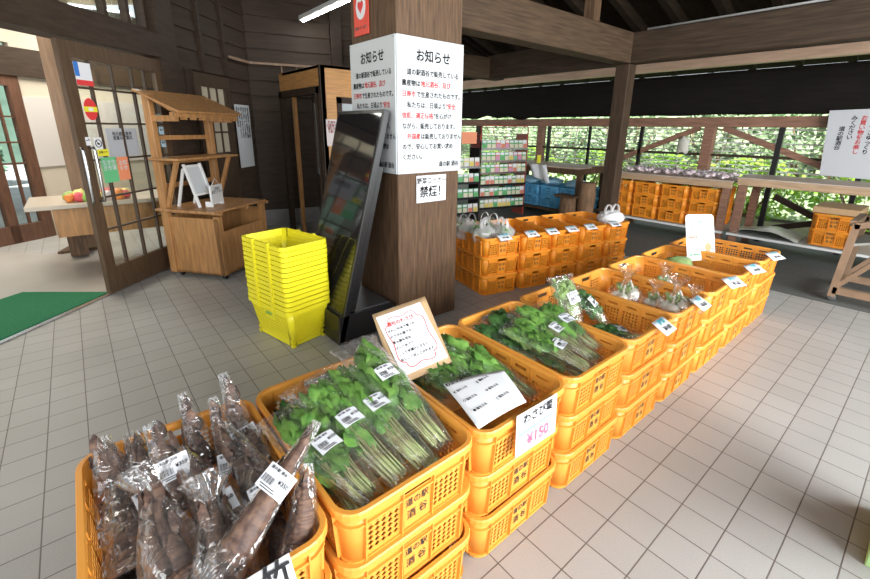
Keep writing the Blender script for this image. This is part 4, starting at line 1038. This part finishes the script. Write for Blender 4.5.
# second stack: four bags side by side plus loose dark leaves behind
GB = 'bags of leafy greens in the second crate'
spec = [((.450, .770, .495), (.365, 1.16, .575), 'leftmost bag of leafy greens in the second crate, leaning on its rim', 11),
        ((.540, .768, .505), (.475, 1.24, .590), 'second bag of leafy greens from the left in the second crate', 12),
        ((.625, .768, .510), (.575, 1.25, .600), 'third bag of leafy greens from the left in the second crate', 13),
        ((.710, .790, .510), (.680, 1.28, .655), 'tall bag of leafy greens standing highest at the right of the second crate', 14)]
for k, (p, q, lb, sd) in enumerate(spec):
    greens_bag(lb, p, q, .148, sd, 0, M_leaf, '¥150', GB, nleaf=17, thick=.042, labpos=.50 if k < 3 else .60)
greens_bag('bag of darker leaves lying low at the back left of the second crate', (.56, 1.02, .42), (.42, 1.33, .48), .13, 21, 0, M_leafd, '¥150', GB, lab=False)
greens_bag('bag of dark feathery leaves at the back right of the second crate', (.62, 1.10, .44), (.60, 1.35, .52), .14, 22, 0, M_leafd, '¥150', GB, lab=False, nleaf=22)
greens_bag('bag of greens lying under the others in the second crate', (.44, .80, .40), (.43, 1.2, .46), .13, 23, 0, M_leafd, '', GB, lab=False)
greens_bag('bag of greens under the tall one in the second crate', (.70, .80, .42), (.66, 1.2, .48), .13, 24, 0, M_leaf, '', GB, lab=False)
greens_bag('bag of mostly stems in crinkled film at the front right of the second crate', (.755, .82, .47), (.735, 1.12, .55), .10, 25, 0, M_leafd, '', GB, lab=False, nleaf=9)
# third stack: wasabi leaves, printed sheet, framed card, hanging price
GC = 'bags of wasabi leaves in the third crate'
greens_bag('bag of wasabi leaves lying left in the third crate under the printed sheet', (.99, .90, .47), (.93, 1.26, .53), .15, 31, 0, M_leaf, '', GC, lab=False)
greens_bag('bag of wasabi leaves in the middle of the third crate, stems to the right', (1.14, .86, .475), (1.04, 1.26, .55), .15, 32, 0, M_leaf, '', GC, lab=False, nleaf=20)
greens_bag('bag of wasabi leaves at the right side of the third crate in reddish film', (1.205, .82, .45), (1.14, 1.18, .52), .11, 33, 0, M_leaf, '', GC, lab=False)
greens_bag('bag of wasabi leaves at the back of the third crate behind the framed card', (.96, 1.05, .42), (.90, 1.34, .47), .15, 34, 0, M_leafd, '', GC, lab=False)
# printed sheet, slightly bent
def quadsurf(c, bend=0.0, n_=10):
    a, b_, c_, d_ = [Vector(x) for x in c]
    def fn(x, y):
        p = a * (1 - x) * (1 - y) + b_ * x * (1 - y) + c_ * x * y + d_ * (1 - x) * y
        return p + Vector((0, 0, bend * math.sin(PI * x) + bend * .6 * math.sin(PI * y)))
    return fn
def sheet(name, label, cat, c, m, bend=0.0, th=.0012):
    """c: lower-left, lower-right, upper-right, upper-left world corners; origin frame at lower-left"""
    a, b_, c_, d_ = [Vector(x) for x in c]
    t = thing(name, label, cat); F = frame_mtx(a, b_ - a, d_ - a); t.matrix_world = F; Fi = F.inverted()
    fn = quadsurf(c, bend); mb = MB(); mb.grid(lambda x, y: Fi @ fn(x, y), 10, 10)
    obj('paper', solidify(mb, 'paper', m, th), parent=t)
    return t, (b_ - a).length, (d_ - a).length
t, w, h = sheet('printed_sheet', 'white printed sheet of drawings lying across the wasabi leaves in the third crate', 'sheet', ((.812, .752, .548), (1.030, .742, .553), (1.090, .900, .575), (.860, .975, .572)), M_paper, .006)
text(t, 'わさび葉の食べ方', .020, M_ink, (.03, h * .93, .010), (1, .04, 0), (-.04, 1, 0), off=.0)
for k in range(3):
    for j in range(2):
        text(t, ('◐', '▮', '○', '◒', '◉', '▯')[k * 2 + j] + ' 塩をふる', .012, M_ink, (.03 + j * .10, h * (.72 - k * .22), .011), (1, .04, 0), (-.04, 1, 0), off=.0)
# framed card
c0 = [(.772, 1.133, .515), (1.012, 1.098, .545), (1.050, 1.320, .745), (.810, 1.355, .715)]
t, w, h = sheet('framed_card', 'kraft-backed white card with a red cloud outline leaning at the back of the third crate', 'card', c0, M_kraft, 0, .005)
mb = MB(); mb.b2((.036, .024, -.004), (w - .006, h - .022, .0065)); obj('white_card', mb, M_paper, t)
pts = []
for k in range(121):
    a = 2 * PI * k / 120; rr = 1 + .13 * abs(math.sin(a * 4)); pts.append((w / 2 + .012 + (w * .32) * rr * math.copysign(abs(math.cos(a)) ** .6, math.cos(a)), h / 2 + (h * .33) * rr * math.copysign(abs(math.sin(a)) ** .6, math.sin(a)), .0068))
mb = MB(); mb.tube(pts, .0018, 5, False); obj('red_cloud_outline', mb, M_red, t)
text(t, '酒谷のわさび', .020, M_red, (w / 2, h * .80, .0068), (1, 0, 0), (0, 1, 0), align='CENTER')
for k, s_ in enumerate(('きれいな水で育った', 'わさびの葉です。', '茎も葉も花も', 'さっとゆでて', 'しょうゆ漬けにすると', 'おいしく召し上がれます')):
    text(t, s_, .0135, M_ink, (w * .22, h * (.70 - k * .082), .0068), (1, 0, 0), (0, 1, 0))
# hanging price sign
t, w, h = sheet('price_sign', 'handwritten white price card hanging over the front rim of the third crate', 'price card', ((.932, .698, .408), (1.150, .698, .400), (1.155, .708, .552), (.937, .708, .560)), M_paper, 0)
text(t, 'わさび葉', .042, M_ink, (w * .50, h * .95, .004), (1, 0, 0), (0, 1, 0), align='CENTER', sx=.95, bold=.015)
mb = MB(); mb.bar((.012, h * .50, .002), (w * .94, h * .56, .002), .004, .001); obj('blue_underline', mb, M_teal, t)
text(t, '¥150', .058, M_pink, (w * .52, h * .46, .004), (1, 0, 0), (0, 1, 0), align='CENTER', bold=.012)
# fourth stack: greens with long stems
GD = 'bags of long-stemmed greens in the fourth crate'
greens_bag('bag of greens with a bright upright leaf, centre of the fourth crate', (1.605, .79, .470), (1.555, 1.22, .575), .14, 41, 0, M_leaf, '¥100', GD, nleaf=16, stemf=.5, labpos=.52)
greens_bag('bag of greens leaning left in the fourth crate, label near its stems', (1.515, .78, .470), (1.435, 1.17, .550), .14, 42, 0, M_leaf, '¥100', GD, nleaf=16, stemf=.5, labpos=.40)
greens_bag('bag of greens in bright crinkled film at the right of the fourth crate', (1.68, .84, .480), (1.69, 1.19, .575), .13, 43, 0, M_leaf, '¥100', GD, nleaf=14, labpos=.55)
greens_bag('bag of round dark leaves at the back left of the fourth crate', (1.44, 1.00, .42), (1.36, 1.33, .50), .16, 44, 0, M_leafd, '', GD, lab=False, nleaf=20)
greens_bag('second bag of round dark leaves at the back of the fourth crate', (1.54, 1.05, .43), (1.50, 1.34, .52), .16, 45, 0, M_leafd, '', GD, lab=False, nleaf=20)
greens_bag('bag of pale stems lying at the front of the fourth crate', (1.52, .77, .42), (1.50, 1.15, .47), .14, 46, 0, M_leaf, '', GD, lab=False, nleaf=12)
greens_bag('tall pale-leaved clear bag rising above the wall between fourth and fifth crates', (1.83, 1.04, .43), (1.865, 1.20, .69), .14, 47, 0, M_leafp, '¥100', GD, nleaf=12, thick=.05, labpos=.6)
# fifth stack
greens_bag('bag of greens standing at the back of the fifth crate near the crate wall', (2.02, .98, .43), (1.96, 1.16, .60), .13, 51, 0, M_leafd, '¥100', 'bags in the fifth crate', nleaf=14, labpos=.62)
greens_bag('bag of dark green leaves lying low at the front of the fifth crate', (2.12, .82, .40), (1.86, .98, .46), .13, 52, 0, M_leafd, '¥120', 'bags in the fifth crate', nleaf=16, labpos=.55)

def root_bag(label, loc, seed, n_=5, s_=1.0, m=M_radish, rz=0, lean=0):
    t = thing('bag_of_roots', label, 'bag of vegetables', loc, rz, 'knotted bags of pale vegetables'); t.rotation_euler = (lean, 0, rz); t.scale = (s_, s_, s_)
    r_ = random.Random(seed)
    for k in range(n_):
        mb = MB(); a = k * 2.4; c = (.04 * math.cos(a) * (k > 0), .04 * math.sin(a) * (k > 0), .035 + .02 * (k % 3))
        mb.sphere(c, .030, 12, 8, (1, 1, .9), .15, seed + k); mb.tube([(c[0], c[1], c[2] + .02), (c[0] * .5, c[1] * .5, c[2] + .07)], [.007, .003], 6)
        obj('root', mb, m, t)
    mb = MB()
    for k in range(5):
        leaf(mb, (0, 0, .07), (.05 * math.cos(k * 1.3), .05 * math.sin(k * 1.3), .12), .03, (math.sin(k), math.cos(k), .2), .01, seed + k)
    obj('leaf_tops', mb, M_leafp, t, fix=False)
    mb = MB()
    def fn(a, b_):
        th = a * 2 * PI
        if b_ < .62: R_ = .085 * math.sin(PI * (.08 + b_ / .62 * .86)) ** .6 + .004; z = .12 * b_ / .62
        elif b_ < .74: R_ = .022 - .10 * (b_ - .62); z = .12 + .35 * (b_ - .62)
        else: R_ = .012 + .17 * (b_ - .74); z = .162 + .22 * (b_ - .74)
        k = 1 + .18 * noise.noise(Vector((math.cos(th) * 2 + seed, math.sin(th) * 2, b_ * 4)))
        R_ = R_ * k + .004 * math.sin(th * 7 + seed) * (b_ > .5)
        return Vector((R_ * math.cos(th), R_ * math.sin(th), z))
    mb.grid(fn, 28, 22, wrap=True); obj('plastic_bag', mb, F_clear, t, fix=False)
    return t
root_bag('knotted clear bag of white roots at the back of the sixth crate', (2.42, 1.10, .41), 61, 6, 1.15)
root_bag('small knotted bag of white roots beside the taller one in the sixth crate', (2.54, .98, .40), 64, 4, .8)
root_bag('knotted clear bag of white roots at the front of the sixth crate', (2.50, .85, .41), 62, 6, 1.1)
root_bag('small knotted bag at the front right of the sixth crate', (2.60, .79, .42), 65, 3, .75)
root_bag('small knotted bag of pale vegetables in the seventh crate', (2.86, 1.06, .41), 63, 4, .85)
mb = MB(); mb.sphere((0, 0, .07), .10, 16, 12, (1.25, 1, .75), .25, 4); o = obj('cut_cabbage', mb, M_leafp); o.location = (3.37, 1.17, .385); tag(o, 'single pale green cabbage lying at the back of the eighth crate', 'cabbage')
# round-cornered recipe card in the last crate
mb = MB(); mb.prism([(x, y) for x, y in [(p.x + .15, p.y + .18) for p in ring_pts(.29, .36, .03, 0)]], 0, .003)
o = obj('recipe_card', mb, M_paper); o.matrix_world = frame_mtx((3.50, 1.16, .475), (1, -.40, -.05), (.20, .25, 1)); tag(o, 'white recipe card with an arc of green writing standing in the far crates', 'card')
for k, ch in enumerate('おすすめレシピ'):
    a = math.radians(150 - k * 20); text(o, ch, .030, M_greeni, (.15 + .11 * math.cos(a), .24 + .075 * math.sin(a), .003), (math.sin(a), -math.cos(a), 0), (math.cos(a), math.sin(a), 0), align='CENTER')
for k in range(4): text(o, ('新鮮野菜', 'たっぷり使って', 'かんたん', '道の駅酒谷')[k], .022, (M_stor, M_ink, M_teal, M_greeni)[k], (.03, .19 - k * .045, .003), (1, 0, 0), (0, 1, 0))
mb = MB(); mb.prism([(.225 + .035 * math.cos(q * PI / 8), .10 + .035 * math.sin(q * PI / 8)) for q in range(16)], .003, .004); obj('tomato_picture', mb, M_stor, o)
mb = MB(); mb.prism([(.225 + .03 * math.cos(q * PI / 8), .04 + .022 * math.sin(q * PI / 8)) for q in range(16)], .003, .004); obj('leaf_picture', mb, M_leaf, o)

# ------------------------------------------------------------------ bamboo shoots in bags (nearest crate)
def shoot_mesh(L, R_, seed):
    mb = MB(); r_ = random.Random(seed); bx_, by_ = r_.uniform(-.02, .02), r_.uniform(-.015, .015)
    def fn(a, b_):
        th = a * 2 * PI
        k = (1 - b_) ** .85 * (1 - .25 * (b_ < .06)) + .02
        st = 1 + .10 * ((b_ * 9) % 1) * (1 if b_ < .97 else 0)      # overlapping sheaths
        rr = R_ * k * st * (1 + .08 * noise.noise(Vector((math.cos(th) * 1.5, math.sin(th) * 1.5, b_ * 5 + seed)))) + .0012 * math.sin(th * 16 + b_ * 3)
        return Vector((rr * math.cos(th) + bx_ * math.sin(PI * b_) , L * b_, rr * math.sin(th) + by_ * math.sin(PI * b_)))
    mb.grid(fn, 26, 40, wrap=True)
    mb2 = MB()      # loose sheath tips
    for k in range(5):
        b_ = .45 + .11 * k; a = k * 2.2; rr = R_ * (1 - b_) ** .75
        leaf(mb2, (rr * math.cos(a), L * b_ * .9, rr * math.sin(a)), (rr * 1.3 * math.cos(a), L * (b_ + .16), rr * 1.3 * math.sin(a)), R_ * .75, (-math.sin(a), 0, math.cos(a)), -.004, seed + k, .003)
    return mb.mesh('shoot', M_shoot, True), mb2.mesh('sheath_tips', M_shoot, False)
SHM = [shoot_mesh(.30, .034, 1), shoot_mesh(.27, .038, 2), shoot_mesh(.33, .031, 3)]
def shoot_bag(label, p, q, seed, n_=2, lab=None, roll=0, knot=False, bagR=.055, group='bags of bamboo shoots in the nearest crate'):
    p, q = Vector(p), Vector(q); L = (q - p).length; r_ = random.Random(seed)
    t = thing('bag_of_bamboo_shoots', label, 'bag of bamboo shoots', group=group); t.matrix_world = look(p, q) @ Matrix.Rotation(roll, 4, 'Y')
    for k in range(n_):
        a, b_ = SHM[(seed + k) % 3]; L0 = (.30, .27, .33)[(seed + k) % 3]
        s = obj('shoot', a, parent=t); off = (k - (n_ - 1) / 2) * .045
        s.location = (off, .01 + r_.uniform(0, .02), r_.uniform(-.01, .01)); s.rotation_euler = (r_.uniform(-.04, .04), r_.uniform(0, 6), -off * -1.6)
        sc = (L - .02) / L0 * r_.uniform(.9, 1.0); s.scale = (1.0, sc, 1.0)
        obj('sheath_tips', b_, parent=s)
    mb = MB()
    if knot:
        def prof(b_):
            if b_ < .68: w = bagR * (.55 + .5 * math.sin(PI * min(1, b_ / .68 * .9 + .1)))
            elif b_ < .78: w = bagR * (.55 - 4.2 * (b_ - .68)) + .004
            else: w = bagR * (.13 + 3.6 * (b_ - .78)) + .002
            return w, w * .75, 0
    else:
        def prof(b_):
            w = bagR * (1.0 - .86 * b_ ** 1.5) + .003; return w, w * .8, 0
    film_shell(mb, L * 1.02, prof, seed, wr=.007, nv=30); obj('plastic_bag', mb, F_shoot, t, fix=False)
    if lab is not None:
        w_ = bagR * (1.0 - .72 * lab ** 1.6)
        cl = t.matrix_world.inverted() @ Vector((0, .1, 1.43)) - Vector((0, L * lab, 0))
        M = Matrix.Rotation(math.atan2(cl.x, cl.z) * .85, 4, 'Y') @ Matrix.Translation((0, L * lab, max(w_ * .8, .042 * (1 - lab) ** .8 + .012) + .014)) @ Matrix.Rotation(.12 * (1 if seed % 2 else -1), 4, 'Z')
        price_label(t, .075, .058, M, '¥350')
    return t
def seg(tip, base): return base, tip
BS = [  # label, base (wide end), tip, n, label position, knot
 ('bag of bamboo shoots standing tall in the back left corner of the nearest crate', (-.055, 1.15, .42), (-.075, 1.335, .60), 2, None, False),
 ('bag of short dark shoots second from the left at the back of the nearest crate', (.01, 1.12, .42), (-.01, 1.33, .585), 2, .25, False),
 ('bag of shoots with a crinkled top and a label, left of centre at the back', (.085, 1.09, .45), (.035, 1.27, .63), 2, .45, False),
 ('bag of shoots with a brown tip rising above the back rim of the nearest crate', (.15, 1.20, .45), (.13, 1.355, .64), 1, None, False),
 ('pale purple bag of shoots with a label low on it, back of nearest crate', (.205, 1.13, .45), (.20, 1.29, .63), 1, .18, False),
 ('bag of shoots with the highest brown tip, back right corner of nearest crate', (.265, 1.21, .45), (.25, 1.36, .66), 1, .2, False),
 ('bag of two long shoots right of centre, leaning on the right rim', (.245, .94, .46), (.205, 1.20, .585), 2, .12, False),
 ('bag of one shoot lying along the right rim of the nearest crate', (.30, .98, .45), (.255, 1.22, .56), 1, .15, False),
 ('bag of shoots with two labels in the middle of the nearest crate', (.155, .88, .47), (.085, 1.18, .575), 2, .30, False),
 ('bag of shoots in loose film at the left side of the nearest crate', (-.05, .98, .44), (-.06, 1.24, .53), 2, None, False),
 ('bag of shoots tied with a twisted neck at the left of the nearest crate', (.02, .84, .44), (.00, 1.12, .60), 2, None, True),
 ('bag of shoots tied with a knot in the front middle of the nearest crate', (.10, .76, .44), (.115, 1.0, .60), 2, None, True),
 ('long bamboo shoot bag slanting over the right rim, label round its middle', (.095, .80, .525), (.372, .93, .675), 1, .52, False),
 ('short stubby bag of shoots in whitish film at the front right corner', (.245, .775, .47), (.315, .86, .625), 1, None, False),
 ('bag of shoots lying across the front left corner of the nearest crate', (-.10, .79, .45), (.09, .86, .50), 2, None, False),
 ('bag of shoots in the bottom layer at the left of the nearest crate', (-.06, .80, .40), (-.07, 1.08, .42), 2, None, False),
 ('bag of shoots in the bottom layer at the centre of the nearest crate', (.12, .80, .40), (.10, 1.08, .42), 2, None, False),
 ('bag of shoots in the bottom layer at the right of the nearest crate', (.24, .80, .40), (.25, 1.08, .42), 2, None, False),
]
for k, (lb, b_, tp_, n_, lab, kn) in enumerate(BS):
    shoot_bag(lb, b_, tp_, 70 + k, n_, lab, 0, kn, .040 if n_ == 1 else .062)
# extra label lower on the two-label bag
t, w, h = sheet('price_sign', 'white price card with one large character on the front rim of the nearest crate', 'price card', ((.112, .640, .480), (.205, .640, .480), (.205, .714, .568), (.112, .714, .568)), M_paper, 0)
text(t, '竹', .062, M_ink, (w * .62, h * .98, .003), (1, 0, 0), (0, 1, 0), align='CENTER')

# ------------------------------------------------------------------ price tags folded over the rims
def rim_tag(label, x, y, rz, z, txt, w=.12, hh=.085, grp='price tags on the front row of crates', ink=M_teal):
    t = thing('price_tag', label, 'price tag', (x, y, z), rz, grp); t.rotation_euler = (math.radians(28), 0, rz)
    mb = MB(); mb.grid(lambda a, b_: Vector(((a - .5) * w, (b_ - .5) * hh, .004 * math.sin(PI * a))), 6, 3); obj('card', solidify(mb, 'card', M_paper, .001), parent=t)
    text(t, txt, hh * .36, ink, (0, hh * .42, .005), (1, 0, 0), (0, 1, 0), align='CENTER'); text(t, '¥' + str(100 + 20 * (len(label) % 4)), hh * .38, M_ink, (0, -.0, .005), (1, 0, 0), (0, 1, 0), align='CENTER')
    return t
for x, nm, tx in ((2.02, 'fifth', '野菜'), (2.47, 'sixth', '大根'), (3.0, 'seventh', 'かぶ'), (3.42, 'eighth', '白菜'), (3.92, 'farthest', 'トマト')):
    rim_tag('white price tag with blue writing on the rim of the %s crate' % nm, x, YF - .012, .03 if x < 3 else -.25, Z1 + .006, tx, .12 if x < 2.6 else .15, .085)
for k, (a, tx) in enumerate(((.20, '小松菜'), (.50, '白菜'), (.74, 'ねぎ'), (.98, 'しそ'), (1.22, 'にら'), (1.55, 'いも'))):
    p = R2O + r2x * a - r2y * .012
    rim_tag('white price tag on the back row of crates, %s from the pillar' % ('first', 'second', 'third', 'fourth', 'fifth', 'sixth')[k], p.x, p.y, R2, 3 * CP * .98 + .018, tx, .13, .085, 'price tags on the back row of crates')

# ------------------------------------------------------------------ plastic carrier bags on the back row
def carrier(label, loc, rz, seed, film_, s_=1.0, green=True, hgt=.17):
    t = thing('carrier_bag', label, 'plastic bag', loc, rz, 'carrier bags on the back row of crates'); t.scale = (s_, s_, s_)
    mb = MB()
    def fn(a, b_):
        th = a * 2 * PI; R_ = .11 * (.75 + .35 * math.sin(PI * min(1, b_ * .85 + .1))) * (1 - .45 * max(0, b_ - .7) / .3)
        k = 1 + .28 * noise.noise(Vector((math.cos(th) * 1.8 + seed, math.sin(th) * 1.8, b_ * 3))) + .05 * math.sin(th * 9 + seed)
        return Vector((R_ * k * math.cos(th), R_ * k * math.sin(th) * .8, hgt * b_ * (1 + .15 * noise.noise(Vector((math.cos(th), math.sin(th), seed)))) ))
    mb.grid(fn, 32, 16, wrap=True)
    if not green: mb.sphere((0, 0, hgt * .45), .10, 16, 10, (1.2, .9, .6), .5, seed)
    obj('bag_body', mb, film_, t, fix=False)
    for sg in (-1, 1):
        mb = MB(); mb.grid(lambda a, b_: Vector((sg * .045 + .045 * math.cos(PI * a), (b_ - .5) * .028, hgt * .85 + .085 * math.sin(PI * a) + .004 * math.sin(b_ * 6))), 12, 2); obj('handle', solidify(mb, 'handle', film_, .001), parent=t)
    if green:
        mb = MB(); r_ = random.Random(seed)
        for k in range(12):
            a = r_.uniform(0, 6.28); q = Vector((.06 * math.cos(a), .05 * math.sin(a), r_.uniform(.03, .10)))
            leaf(mb, q, q + Vector((r_.uniform(-.05, .05), r_.uniform(-.05, .05), .07)), .05, (math.cos(a + 1), math.sin(a + 1), 0), .01, seed + k)
        obj('leaves', mb, M_leaf, t, fix=False)
    return t
zc = 2 * CP * .98 + .10
for k, (a, b_, lb) in enumerate(((.08, .42, 'milky carrier bag of greens nearest the pillar in the back row'), (.12, .20, 'milky carrier bag of greens at the front left of the back row'), (.28, .13, 'milky carrier bag of pale vegetables beside the first price tag'), (.30, .38, 'milky carrier bag standing behind the others in the first back row crate'))):
    p = R2O + r2x * a + r2y * b_; carrier(lb, (p.x, p.y, zc), R2 + k * .7, 90 + k, F_bag, 1.0, True)
p = R2O + r2x * 1.66 + r2y * .14; carrier('white carrier bag with looped handles topping the far end of the back row', (p.x, p.y, 3 * CP * .98 - .01), R2, 95, F_whitebag, 1.15, False, .10)

# outdoors beyond the shop's rear door
mb = MB(); mb.b2((-14, 9.6, -.2), (4, 24, -.02)); struct('ground_rear', mb, mat('pale_paving', (.45, .46, .47), .8, noise_scale=2, noise_amt=.15))
mb = MB(); mb.face([(-16, 22, 0), (6, 22, 0), (6, 27, 5), (-16, 27, 5)]); struct('ground_bank_rear', mb, mat('far_bank', (.10, .17, .13), .9, noise_scale=1.2, noise_amt=.5))
for q in range(4):
    bush('rounded green shrub beyond the rear door of the shop, %s from the left' % ('first', 'second', 'third', 'fourth')[q], (-6.2 + q * 2.1, 15 + .5 * (q % 2), -.02), 1.0, 1.3, 500, mat('rear_leaf', (.10, .20, .12), .6), .22)
